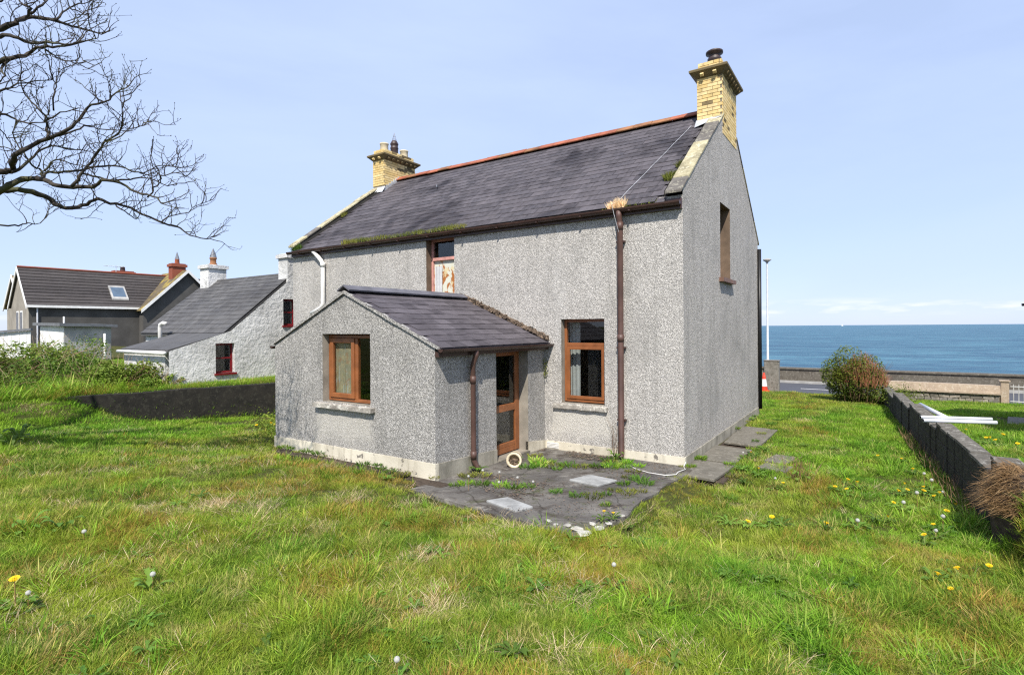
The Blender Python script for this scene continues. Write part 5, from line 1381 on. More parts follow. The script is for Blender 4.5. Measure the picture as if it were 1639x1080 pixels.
# ------------------------------------------------------------------ leafy helpers
def leaf_cloud(mb, g, pts, size, droop=0.3, ratio=.45):
    for p in pts:
        a = g.uniform(0, 6.283); ti = g.uniform(-.7, .9); s = size * g.uniform(.6, 1.3)
        d = Vector((math.cos(a) * math.cos(ti), math.sin(a) * math.cos(ti), math.sin(ti)))
        u = d.cross(Vector((g.uniform(-1, 1), g.uniform(-1, 1), 1))).normalized() * s * ratio * .5
        p = Vector(p); nrm = d.cross(u).normalized()
        mb.rnd(g.random())
        mb.add([p, p + d * s * .5 + u, p + d * s - Vector((0, 0, droop * s * .3)), p + d * s * .5 - u], [(0, 1, 2, 3)])
def rosette(seed, n, ln, wd, mat, up=.45):
    """low weed: toothed leaves fanning from one point"""
    g = random.Random(seed); mb = MB()
    for k in range(n):
        a = 6.283 * k / n + g.uniform(-.3, .3); L = ln * g.uniform(.6, 1.2); e = up * g.uniform(.3, 1.4); mb.rnd(g.random())
        d = Vector((math.cos(a), math.sin(a), 0)); sd = Vector((-math.sin(a), math.cos(a), 0)); vs = []
        prof = ((0, .15), (.25, .55), (.38, .35), (.5, .9), (.62, .6), (.78, 1.0), (.9, .6), (1, .02))
        for u, w in prof:
            z = L * (e * math.sin(u * 2.2) * .8); p = d * (L * u * .95) + Vector((0, 0, z + .005))
            dip = Vector((0, 0, .25 * wd * w))
            vs += [p - sd * wd * w + dip, p, p + sd * wd * w + dip]
        mb.add(vs, [q for i in range(len(prof) - 1) for q in ((3 * i, 3 * i + 1, 3 * i + 4, 3 * i + 3), (3 * i + 1, 3 * i + 2, 3 * i + 5, 3 * i + 4))])
    return mb.mesh('leaves', mat, True)
ROS = [rosette(i, 11, .13, .018, 'weed') for i in range(3)]
DOCK = [rosette(20 + i, 9, .24, .035, 'weed', .8) for i in range(2)]

def gz(x, y): return float(ground_z(x, y))
# dandelions in flower and in seed
fh = MB(); g = random.Random(5)
for ring, (n, r0, r1, zz) in enumerate(((14, .004, .024, .0), (12, .003, .019, .004), (9, .002, .013, .007))):
    for k in range(n):
        a = 6.283 * (k + .5 * ring) / n; b = .16
        fh.add([(r0 * math.cos(a), r0 * math.sin(a), zz), (r1 * math.cos(a - b), r1 * math.sin(a - b), zz + .006), (r1 * 1.08 * math.cos(a), r1 * 1.08 * math.sin(a), zz + .005), (r1 * math.cos(a + b), r1 * math.sin(a + b), zz + .006)], [(0, 1, 2, 3)])
fh.lathe([(0, -.012), (.008, -.010), (.010, 0), (.006, .004)], (0, 0, 0), 8)
FH = fh.mesh('flower_head', 'dandelion_yellow')
sdm = MB(); g = random.Random(6)
for k in range(190):
    zc = 1 - 2 * (k + .5) / 190; a = k * 2.39996; r_ = math.sqrt(1 - zc * zc)
    d = Vector((r_ * math.cos(a), r_ * math.sin(a), zc)); u = d.orthogonal().normalized(); w = d.cross(u)
    p = d * .020; s = .0030
    sdm.add([p + u * s, p + w * s, p - u * s, p - w * s], [(0, 1, 2, 3)])
    if k % 3 == 0: sdm.add([d * .004, p + u * .0006, p - u * .0006], [(0, 1, 2)])
sdm.lathe([(0, -.006), (.006, 0), (0, .006)], (0, 0, 0), 6)
SH = sdm.mesh('seed_head', 'seed_white')
def stem_mesh(h, mat, seed):
    g = random.Random(seed); bx, by = g.uniform(-.02, .02), g.uniform(-.02, .02)
    return MB().tube([(0, 0, 0), (bx * .3, by * .3, h * .4), (bx, by, h)], [.0032, .003, .0026], 5, False).mesh('stem', mat), (bx, by, h)
STG = [stem_mesh(h, 'stem_green', i) for i, h in enumerate((.07, .10, .13))]
STR = [stem_mesh(h, 'stem_red', i + 9) for i, h in enumerate((.10, .17, .22))]
def dandelion(x, y, kind, label, group, scale=1.0, z=None, leaves=True, big=None):
    g = random.Random(int(abs(x * 131 + y * 977) * 10))
    o = thing('dandelion', label, 'dandelion', (x, y, gz(x, y) if z is None else z), group)
    o.rotation_euler = (0, 0, g.uniform(0, 6)); o.scale = (scale,) * 3
    st, tip = g.choice(STG) if kind == 'f' else g.choice(STR)
    if big is not None: st, tip = STR[big]
    link('stem', st, o, local=True)
    link('flower_head' if kind == 'f' else 'seed_head', FH if kind == 'f' else SH, o, tip, (g.uniform(-.35, .35), g.uniform(-.35, .35), 0), local=True)
    if leaves: link('leaves', g.choice(ROS), o, local=True)
    return o
FL = [(0.77, 1.57), (1.14, 0.07), (1.53, -0.35), (2.23, -0.29), (2.35, -0.45), (2.33, -0.01), (2.48, 0.02), (2.73, 2.3), (3.09, 2.5), (3.19, 1.45), (3.01, 0.29), (3.07, 0.19), (2.9, -0.64), (3.26, 0.2), (3.33, -0.09), (3.24, 0.32), (2.83, -1.38), (3.41, -0.97), (3.12, -2.02), (3.13, -3.12), (3.29, -2.95), (3.23, -3.39), (3.55, -2.66), (3.53, -0.30), (1.44, -2.33), (1.64, -2.24), (2.23, -2.0), (3.23, -1.44), (2.96, 0.04), (3.39, 0.01)]
for (x, y) in FL:
    if y < -2.5: lab, gr_ = 'yellow dandelion in the lawn near the right edge', 'dandelions near the right edge'
    elif x > 2.8 and y > 1.0: lab, gr_ = 'yellow dandelion far along the foot of the boundary wall', 'dandelions far along the wall'
    elif x > 2.8: lab, gr_ = 'yellow dandelion in the cluster beside the boundary wall', 'dandelions beside the boundary wall'
    elif y < -1.5: lab, gr_ = 'yellow dandelion in the lawn right of the patio corner', 'dandelions right of the patio'
    elif x < 1.6: lab, gr_ = 'yellow dandelion close to the gable path slabs', 'dandelions by the path slabs'
    else: lab, gr_ = 'yellow dandelion in the middle of the side lawn', 'dandelions in the side lawn'
    dandelion(x, y, 'f', lab, gr_, random.uniform(.9, 1.25))
for (x, y) in [(3.35, 0.39), (3.46, 0.21), (3.24, -1.75), (3.32, -1.48), (3.28, 0.6), (3.13, -0.66), (2.99, -0.75)]:
    dandelion(x, y, 's', 'white dandelion seed head beside the boundary wall', 'seed heads beside the boundary wall', random.uniform(.9, 1.2))
dandelion(2.51, -1.84, 's', 'single white dandelion seed head in the open side lawn', None, 1.15)
dandelion(1.44, -0.3, 's', 'small dandelion seed head beside the withered weed', None, .9)
dandelion(0.73, 1.07, 's', 'small dandelion seed head at the edge of the gable path', None, .9)
dandelion(-2.49, -8.0, 'f', 'large yellow dandelion at the left edge of the foreground', None, 1.3, big=1)
dandelion(-2.37, -7.96, 's', 'grey dandelion seed head beside the large yellow dandelion', None, .85, big=1)
dandelion(-3.63, -7.22, 's', 'dandelion seed head alone in the left foreground lawn', None, 1.0, leaves=False)
dandelion(-2.05, -7.29, 's', 'dandelion seed head above a dock plant in the left foreground', None, 1.0, big=1, leaves=False)
dandelion(0.33, -6.98, 's', 'dandelion seed head in the centre foreground near the bottom edge', None, .9, big=1)
dandelion(0.87, -5.04, 's', 'dandelion seed head in front of the patio corner', None, .95)
for (x, y) in [(4.23, 2.52), (4.33, 2.48), (4.56, 2.15), (4.23, 2.65), (4.6, 3.6), (4.15, 4.4), (4.9, 2.9)]:
    dandelion(x, y, 'f', "yellow dandelion in the neighbour's lawn beyond the boundary wall", "dandelions in the neighbour's lawn", 1.2)
for (x, y) in [(-2.05, -2.95), (-1.72, -3.02), (-1.52, -2.85), (-2.0, -3.35), (-1.35, -2.7), (-1.9, -2.75)]:
    dandelion(x, y, 's', 'dandelion seed head growing through the patio', 'seed heads on the patio', .9, patio_z(y), leaves=False)
for (x, y) in [(.12, -3.30), (.05, -3.45)]:
    dandelion(x, y, 'f', 'yellow dandelion at the outer corner of the patio', 'dandelions at the patio corner', .9, patio_z(y))
for (x, y) in [(-8.3, -2.2), (-8.9, -1.9), (-8.6, -2.5)]:
    dandelion(x, y, 'f', 'yellow dandelion in the weeds between porch and retaining wall', 'dandelions left of the porch', 1.3)

# docks and other weeds in the lawn
def weed(x, y, mesh, label, s=1.0, z=None, group=None, name='weed'):
    o = link(name, mesh, None, (x, y, (gz(x, y) if z is None else z) + .01), (0, 0, random.uniform(0, 6))); o.scale = (s, s, s)
    return tag(o, label, 'weed', group)
weed(-2.11, -7.28, DOCK[0], 'dark leafy dock plant under a seed head in the left foreground', .75)
weed(-4.32, -7.47, DOCK[1], 'dark dock plant at the left edge beside pale straw', .9)
weed(-4.05, -7.25, DOCK[0], 'dock plant with dark leaves just right of the left edge', .8)
weed(-9.86, -6.13, DOCK[0], 'dark dock plant far left below the bank', 1.3)
weed(-9.5, -6.3, DOCK[1], 'second dark dock plant below the bank, right of the first', 1.2)
weed(1.30, -5.15, ROS[1], 'pale rosette weed in front of the patio corner', 1.1)
for x, y in ((1.2, -2.3), (1.75, -2.1), (2.5, -1.85), (2.7, -1.5), (.8, 1.7), (.9, 2.2), (.85, .3), (1.0, -.3)):
    weed(x, y, random.choice(ROS), 'green rosette weed in the side lawn near the gable', 1.2, None, 'rosette weeds in the side lawn')
# weeds on the patio: little tufts of leaves and grass, each its own plant
def tuft_mesh(seed, n, rad, h, mat='weed'):
    g = random.Random(seed); mb = MB()
    for k in range(n):
        a = g.uniform(0, 6.28); r_ = rad * math.sqrt(g.random()); L = h * g.uniform(.5, 1.2); mb.rnd(g.random())
        p = Vector((r_ * math.cos(a), r_ * math.sin(a), 0)); d = Vector((math.cos(a + g.uniform(-.8, .8)) * g.uniform(.2, .9), math.sin(a) * g.uniform(.2, .9), 1)).normalized()
        s = d.cross(Vector((g.uniform(-1, 1), g.uniform(-1, 1), .2))).normalized() * g.uniform(.003, .010)
        mb.add([p, p + d * L * .5 + s, p + d * L + Vector((d.x, d.y, -.4)) * L * .3, p + d * L * .5 - s], [(0, 1, 2, 3)])
    return mb.mesh('weed_tuft', mat)
TU = [tuft_mesh(i, 80, .10, .09) for i in range(3)] + [tuft_mesh(5 + i, 110, .14, .06, 'moss') for i in range(2)] + [tuft_mesh(8 + i, 90, .11, .10, 'grass_fresh') for i in range(2)]
pt = [(-2.5, -2.75, 1.0), (-2.35, -2.60, .9), (-2.2, -3.15, 1.0), (-2.0, -3.05, .9), (-1.75, -2.95, 1.1), (-1.55, -2.9, 1.0), (-1.4, -2.75, .8), (-2.3, -3.3, .8), (-1.95, -1.55, 1.1), (-1.75, -1.40, 1.2), (-1.55, -1.25, 1.1), (-1.35, -1.15, 1.2), (-1.15, -1.0, 1.2), (-.95, -.9, 1.2), (-.75, -.75, 1.0), (-1.0, -.6, 1.1), (-1.2, -.45, 1.2), (-.85, -.45, 1.0), (-2.05, -1.75, 1.0), (-2.6, -1.2, .9), (-2.45, -.85, .9), (-.45, -1.35, 1.0), (-.25, -1.45, 1.0), (-.1, -1.6, .9), (-.35, -1.8, .8), (-.15, -2.2, .9), (-.35, -2.15, .8), (-.05, -2.0, .8), (-.65, -2.75, 1.0), (-.45, -2.65, 1.0), (-.35, -2.45, .7), (-.15, -2.9, .7), (-.95, -2.75, .7), (-1.6, -1.55, .9), (-2.15, -1.3, 1.0), (-1.95, -1.2, .9), (-.55, -.95, .9), (-.6, -.55, .8)]
for k, (x, y, s) in enumerate(pt):
    if y > -1.9 and x < -.5: lab, gr_ = 'green weed tuft along the house side of the patio', 'weeds along the house side of the patio'
    elif x < -1.3: lab, gr_ = 'green weed tuft on the patio in front of the porch corner', 'weeds in front of the porch corner'
    else: lab, gr_ = 'green weed tuft on the outer half of the patio', 'weeds on the outer patio'
    weed(x, y, TU[random.randrange(7)], lab, s * random.uniform(.8, 1.2), patio_z(y) - .005, gr_, 'weed_tuft')
for k in range(16):
    x = -6.3 + k * .24 + random.uniform(-.08, .08); y = AY - random.uniform(.06, .32)
    if random.random() < .62: weed(x, y, TU[random.randrange(7)], 'small weed in the soil strip along the porch front', random.uniform(.5, 1.1), .20, 'weeds along the porch front', 'weed_tuft')
for k in range(26):
    y = random.uniform(-.4, 6.8); x = random.choice([random.uniform(.03, .12), random.uniform(.6, .85)])
    weed(x, y, TU[random.randrange(7)], 'weed tuft growing between the slabs beside the gable', random.uniform(.5, 1.0), gz(x, y) + .01 if x > .7 else .01, 'weeds between the gable path slabs', 'weed_tuft')
weed(-1.15, -.24, DOCK[0], 'dark leafy weed at the foot of the tall downpipe', .8, patio_z(-.2))
weed(-2.55, -2.42, ROS[0], 'leafy weed at the foot of the porch downpipe', 1.3, patio_z(-2.4))
# bare climber stems by the downpipe
vm = MB(); g = random.Random(12)
for k in range(9):
    p = Vector((-1.25 + g.uniform(-.12, .2), -.06, .08)); d = Vector((g.uniform(-.35, .2), g.uniform(-.06, .0), 1)); P = [p.copy()]
    for s in range(9):
        d += Vector((g.uniform(-.25, .25), g.uniform(-.05, .05), g.uniform(-.1, .15))); d.normalize(); p = p + d * g.uniform(.05, .11); p.y = min(p.y, -.015); P.append(p.copy())
    vm.rnd(g.random()).tube(P, [.004 - .0003 * i for i in range(len(P))], 4)
tag(vm.build('climber', 'brown_twig'), 'bare straggly climber stems beside the tall downpipe', 'climber')
# withered dock stalks in the side lawn
vm = MB(); g = random.Random(14); bz = gz(1.72, .1)
for k in range(22):
    p = Vector((1.72 + g.uniform(-.14, .14), .1 + g.uniform(-.12, .12), bz)); d = Vector((g.uniform(-.5, .5), g.uniform(-.5, .5), 1)); P = [p.copy()]
    for s in range(6):
        d += Vector((g.uniform(-.2, .2), g.uniform(-.2, .2), 0)); d.normalize(); p = p + d * g.uniform(.04, .08); P.append(p.copy())
    vm.rnd(g.random()).tube(P, [.005 - .0006 * i for i in range(len(P))], 4)
wd_ = thing('withered_weed', 'withered brown weed stalks standing in the side lawn', 'weed', (1.72, .1, bz))
vm.build('stalks', 'brown_twig', wd_)
o = link('leaves', DOCK[1], wd_, (1.72, .1, bz)); 
# gutter moss and grass on the roof edge
def moss_strip(x0, x1, n, h, mat, seed, name, label, yb=-.12, zb=4.52):
    g = random.Random(seed); mb = MB()
    for k in range(n):
        x = g.uniform(x0, x1); lump = .5 + .9 * float(vnoise(x, 0, 3.2, seed)); mb.rnd(g.random())
        y = yb + g.uniform(-.04, .09); p = Vector((x, y, zb + max(0, (y - yb)) * .7 + .0))
        L = h * lump * g.uniform(.4, 1.2); d = Vector((g.uniform(-.7, .7), g.uniform(-.7, .4), 1)).normalized()
        s = Vector((g.uniform(-1, 1), g.uniform(-1, 1), 0)).normalized() * .008
        mb.add([p - s, p + s, p + d * L], [(0, 1, 2)])
    return tag(stuff(mb.build(name, mat)), label, 'moss')
moss_strip(-8.6, -4.6, 2600, .11, 'moss', 21, 'gutter_moss', 'green moss and grass growing along the left part of the main gutter')
moss_strip(-10.75, -10.35, 260, .16, 'weed', 22, 'gutter_moss', 'green weeds sprouting at the left end of the main gutter', -.1, 4.55)
moss_strip(-1.42, -.42, 300, .07, 'moss', 23, 'gutter_moss', 'thin moss in the gutter near the right gable', -.12, 4.51)
moss_strip(-1.30, -.98, 420, .14, 'straw', 24, 'gutter_straw', 'clump of dead straw in the gutter above the tall downpipe', -.14, 4.50)
def moss_spot(x, y, r_, n, h, seed, label, z0):
    g = random.Random(seed); mb = MB()
    for k in range(n):
        a = g.uniform(0, 6.28); q = r_ * math.sqrt(g.random()); p = Vector((x + q * math.cos(a), y + q * math.sin(a), z0 + (q * math.sin(a)) * TP)); mb.rnd(g.random())
        d = Vector((g.uniform(-.8, .8), g.uniform(-.9, .3), 1)).normalized(); s = Vector((g.uniform(-1, 1), g.uniform(-1, 1), 0)).normalized() * .009
        mb.add([p - s, p + s, p + d * h * g.uniform(.5, 1.2)], [(0, 1, 2)])
    tag(stuff(mb.build('roof_moss', 'moss')), label, 'moss')
moss_spot(-.40, .62, .12, 260, .12, 31, 'bright green moss clump beside the right coping stones', zr(.62) + .03)
moss_spot(-.33, 1.05, .09, 160, .12, 32, 'small green plant on the slates higher beside the right coping', zr(1.05) + .03)
moss_spot(-10.45, 1.45, .10, 130, .12, 33, 'moss clump on the left coping stones', zr(1.45) + .08)
mk = MB(); g = random.Random(41)
leaf_cloud(mk, g, [(AX1 + .02 + g.uniform(0, .05), -.06 + g.uniform(-.05, .04), 1.60 + g.uniform(-.2, .2)) for k in range(70)], .05)
tag(stuff(mk.build('wall_moss', 'moss')), 'dark green moss in the angle under the porch gutter end', 'moss')

# ------------------------------------------------------------------ roadside bush
def skeleton(g, base, n, h, spreadr, mb, r0=.012, top=None):
    for k in range(n):
        p = Vector(base) + Vector((g.uniform(-.25, .25) * spreadr, g.uniform(-.25, .25) * spreadr, 0)); a = g.uniform(0, 6.28); q = g.random() ** .6
        d = Vector((math.cos(a) * .75 * q * spreadr / h * 1.4, math.sin(a) * .75 * q * spreadr / h * 1.4, 1)).normalized(); P = [p.copy()]
        L = h * g.uniform(.6, 1.05); m = 7
        for s in range(m):
            d += Vector((g.uniform(-.18, .18), g.uniform(-.18, .18), g.uniform(-.05, .1))); d.normalize(); p = p + d * L / m; P.append(p.copy())
        mb.rnd(g.random()).tube(P, [r0 * (1 - .85 * i / m) for i in range(m + 1)], 4)
bu = thing('garden_bush', 'rounded bush, green on the left and reddish bare twigs on top, by the road', 'bush', (2.2, 12.2, -.2))
g = random.Random(51); bz = -.22
mb = MB(); skeleton(g, (2.2, 12.2, bz), 60, 1.75, .9, mb); mb.build('branches', 'brown_twig', bu)
lv = MB(); pts = []
cL = [(1.75, 12.15, .75, .62), (1.95, 12.05, 1.15, .52), (2.2, 12.15, .55, .72), (1.85, 12.3, .35, .55), (2.55, 12.2, .30, .55), (2.45, 12.1, .85, .55)]
for (cx_, cy_, cz_, r_) in cL:
    m = int(8500 * r_ * r_)
    for k in range(m):
        v = Vector((g.gauss(0, 1), g.gauss(0, 1), g.gauss(0, 1))).normalized() * r_ * g.uniform(.72, 1.03)
        p = Vector((cx_, cy_, cz_)) + Vector((v.x, v.y, v.z * 1.05))
        if p.z < bz + .02: continue
        if (p.z > 1.0 - .45 * (p.x - 1.7)) and g.random() < .4: continue
        if float(vnoise(p.x * 1.0 + p.z, p.y + p.z * .7, 4.0, 77)) < .22: continue
        pts.append(p)
leaf_cloud(lv, g, pts, .065, .3, .62); lv.build('foliage', 'bush_green', bu)
tw = MB()
for k in range(700):
    a = g.uniform(0, 6.28); q = math.sqrt(g.random()); p = Vector((2.36 + .66 * q * math.cos(a), 12.15 + .62 * q * math.sin(a), .35 + .92 * (1 - q * q) * g.uniform(.3, 1)))
    d = Vector((.35 * math.cos(a) * q, .35 * math.sin(a) * q, 1)).normalized(); P = [p.copy()]
    for s in range(4): d += Vector((g.uniform(-.15, .15), g.uniform(-.15, .15), 0)); d.normalize(); p = p + d * g.uniform(.06, .11); P.append(p.copy())
    tw.rnd(g.random()).tube(P, [.007, .006, .005, .004, .002], 3, False)
tw.build('red_twigs', 'red_twig', bu)
tw = MB()
for k in range(520):
    a = g.uniform(0, 6.28); q = g.uniform(.5, .98); zz = g.uniform(.0, 1.0); p = Vector((2.25 + .75 * q * math.cos(a), 12.2 + .75 * q * math.sin(a), bz + zz * 1.2))
    d = Vector((.3 * math.cos(a), .3 * math.sin(a), 1)).normalized()
    tw.rnd(g.random()).tube([p, p + d * .14, p + d * .26 + Vector((g.uniform(-.05, .05), g.uniform(-.05, .05), 0))], [.005, .004, .002], 3, False)
tw.build('dry_twigs', 'brown_twig', bu)
# low rank growth on the wall behind the bush
gb = MB(); g = random.Random(55)
leaf_cloud(gb, g, [(3.25 + g.gauss(0, .28), 11.3 + g.gauss(0, .9), .15 + abs(g.gauss(0, .14))) for k in range(1500)], .06)
tag(stuff(gb.build('wall_weeds', 'bush_green')), 'mass of low green weeds over the far end of the boundary wall', 'weeds')

# dry tussock hanging over the near end of the wall
ts = MB(); g = random.Random(61)
for k in range(2200):
    a = g.uniform(0, 6.28); q = math.sqrt(g.random()); x = 3.95 + .24 * q * math.cos(a); y = -1.42 + .42 * q * math.sin(a); z0 = .42 + .50 * (1 - q * q) * g.uniform(.2, 1)
    p = Vector((x, y, z0)); d = Vector((-.7 * g.random() - .1, -.5 * g.uniform(-.5, 1), .45)).normalized(); P = [p]; ts.rnd(g.random())
    s = Vector((g.uniform(-1, 1), g.uniform(-1, 1), 0)).normalized() * .0035; L = g.uniform(.10, .27); vs = [p - s, p + s]
    for i in range(3): d = (d + Vector((0, 0, -.38))).normalized(); p = p + d * L / 3; vs += [p - s * (1 - i * .35), p + s * (1 - i * .35)]
    ts.add(vs, [(2 * i, 2 * i + 1, 2 * i + 3, 2 * i + 2) for i in range(3)])
tu = thing('dry_tussock', 'brown dried grass tussock hanging over the near end of the boundary wall', 'tussock', (3.85, -1.6, .2))
ts.build('hanging_blades', 'dry_tussock', tu)
MB().lathe([(.30, -.25), (.33, .1), (.30, .3), (.2, .48), (.08, .55), (0, .56)], (4.05, -1.45, .25), 12).build('root_mound', 'soil', tu, True)

# ------------------------------------------------------------------ overgrown bank on the left
def bramble(cx_, cy_, z0, rx, ry, h, seed, label, dens=1.0, dry=40):
    g = random.Random(seed)
    o = thing('bramble_bush', label, 'bush', (cx_, cy_, z0), 'overgrown bushes on the bank')
    mb = MB()
    for k in range(int(26)):
        a = g.uniform(0, 6.28); q = g.random(); p = Vector((cx_ + rx * .5 * q * math.cos(a), cy_ + ry * .5 * q * math.sin(a), z0)); d = Vector((math.cos(a) * .7, math.sin(a) * .7, 1)).normalized(); P = [p.copy()]
        for s in range(7): d += Vector((g.uniform(-.2, .2), g.uniform(-.2, .2), -.12)); d.normalize(); p = p + d * h * .2; P.append(p.copy())
        mb.rnd(g.random()).tube(P, [.012, .011, .010, .008, .006, .005, .004, .002], 4, False)
    mb.build('canes', 'brown_twig', o)
    lv = MB(); pts = []
    lobes = [(g.uniform(-.7, .7) * rx, g.uniform(-.7, .7) * ry, h * g.uniform(.25, .72), g.uniform(.28, .5)) for _ in range(9)]
    for (lx, ly, lz, lr) in lobes:
        for k in range(int(330 * dens)):
            v = Vector((g.gauss(0, 1), g.gauss(0, 1), g.gauss(0, 1))).normalized() * g.uniform(.5, 1.05)
            p = Vector((cx_ + lx + v.x * lr * rx, cy_ + ly + v.y * lr * ry, z0 + lz + v.z * lr * h * .75))
            if p.z > z0 - .05 and float(vnoise(p.x + p.z, p.y - p.z, 3.1, seed)) > .27: pts.append(p)
    leaf_cloud(lv, g, pts, .085, .4, .5); lv.build('foliage', 'bramble', o)
    st = MB()
    for k in range(dry):
        a = g.uniform(0, 6.28); q = g.random(); p = Vector((cx_ + rx * q * math.cos(a), cy_ + ry * q * math.sin(a), z0 + h * .35)); d = Vector((g.uniform(-.3, .3), g.uniform(-.3, .3), 1)).normalized(); P = [p.copy()]
        for s in range(5): d += Vector((g.uniform(-.16, .16), g.uniform(-.16, .16), -.02)); d.normalize(); p = p + d * h * g.uniform(.12, .2); P.append(p.copy())
        st.rnd(g.random()).tube(P, [.006, .005, .005, .004, .003, .002], 3, False)
    st.build('dry_stalks', 'straw', o)
BK = [(-13.6, -3.3, .70, 1.1, .9, .95), (-14.9, -4.0, .72, 1.2, 1.0, 1.15), (-15.3, -5.6, .78, 1.2, 1.0, 1.15), (-14.2, -5.6, .75, 1.0, .9, .75), (-16.2, -6.9, .85, 1.2, 1.1, 1.05), (-16.9, -4.6, .80, 1.4, 1.2, 1.35), (-18.2, -6.4, .9, 1.4, 1.2, 1.25), (-12.9, -2.7, .75, .7, .6, .55), (-15.0, -7.4, .78, 1.0, .9, .75), (-18.0, -3.2, .85, 1.3, 1.1, 1.3)]
BL = ['bramble bush nearest the whitewashed cottage corner', 'tall bramble bush in front of the white outhouse', 'dense green bramble at the middle of the bank', 'low bramble at the front foot of the bank', 'bramble bush at the far left edge of the bank', 'tall dry bramble below the felt roofed outhouse', 'bramble at the left edge behind the front row', 'small bramble beside the left end of the retaining wall', 'low bramble at the left edge nearest the lawn', 'tall bramble behind the others before the lean-to']
for i, (b, l) in enumerate(zip(BK, BL)): bramble(*b, 300 + i, l, 2.4, 18)
# rough grass on the terrace
ng_ = 4200
s_ = 2.6 * rng.random(ng_) ** 1.6 + .03; a_ = rng.uniform(-1.2, 4.9, ng_)
tx = RA[0] + d2[0] * a_ - nrm2[0] * s_; ty = RA[1] + d2[1] * a_ - nrm2[1] * s_
k = (tx < -10.95) | (ty < 0); k &= ~((tx > -17.8) & (tx < -12.4) & (ty > -2.6) & (ty < 3.4)); tx, ty = tx[k], ty[k]
stuff(tag(scatter('terrace_grass', rank_c + long_c + farf_c, np.stack([tx, ty, ground_z(tx, ty)], 1), rng.random(len(tx)) * 6.28, .8 + .6 * rng.random(len(tx)), rng.integers(0, 8, len(tx))), 'yellow green rough grass on top of the retaining wall', 'grass'))
# leafy weeds between porch and retaining wall
for i, (cx_, cy_, r_, h, lab) in enumerate(((-7.25, -2.55, .42, .5, 'leafy green weeds against the left corner of the porch'), (-8.0, -2.05, .5, .32, 'low weeds between porch and retaining wall, nearer the porch'), (-9.2, -1.7, .5, .26, 'low weeds at the foot of the retaining wall'))):
    g = random.Random(400 + i); mb = MB()
    pts = [(cx_ + g.gauss(0, r_ * .5), cy_ + g.gauss(0, r_ * .5), gz(cx_, cy_) + abs(g.gauss(0, h * .5))) for _ in range(int(900 * r_ * 2))]
    leaf_cloud(mb, g, pts, .06, .4, .55)
    tag(mb.build('weed_patch', 'bush_green'), lab, 'weeds')

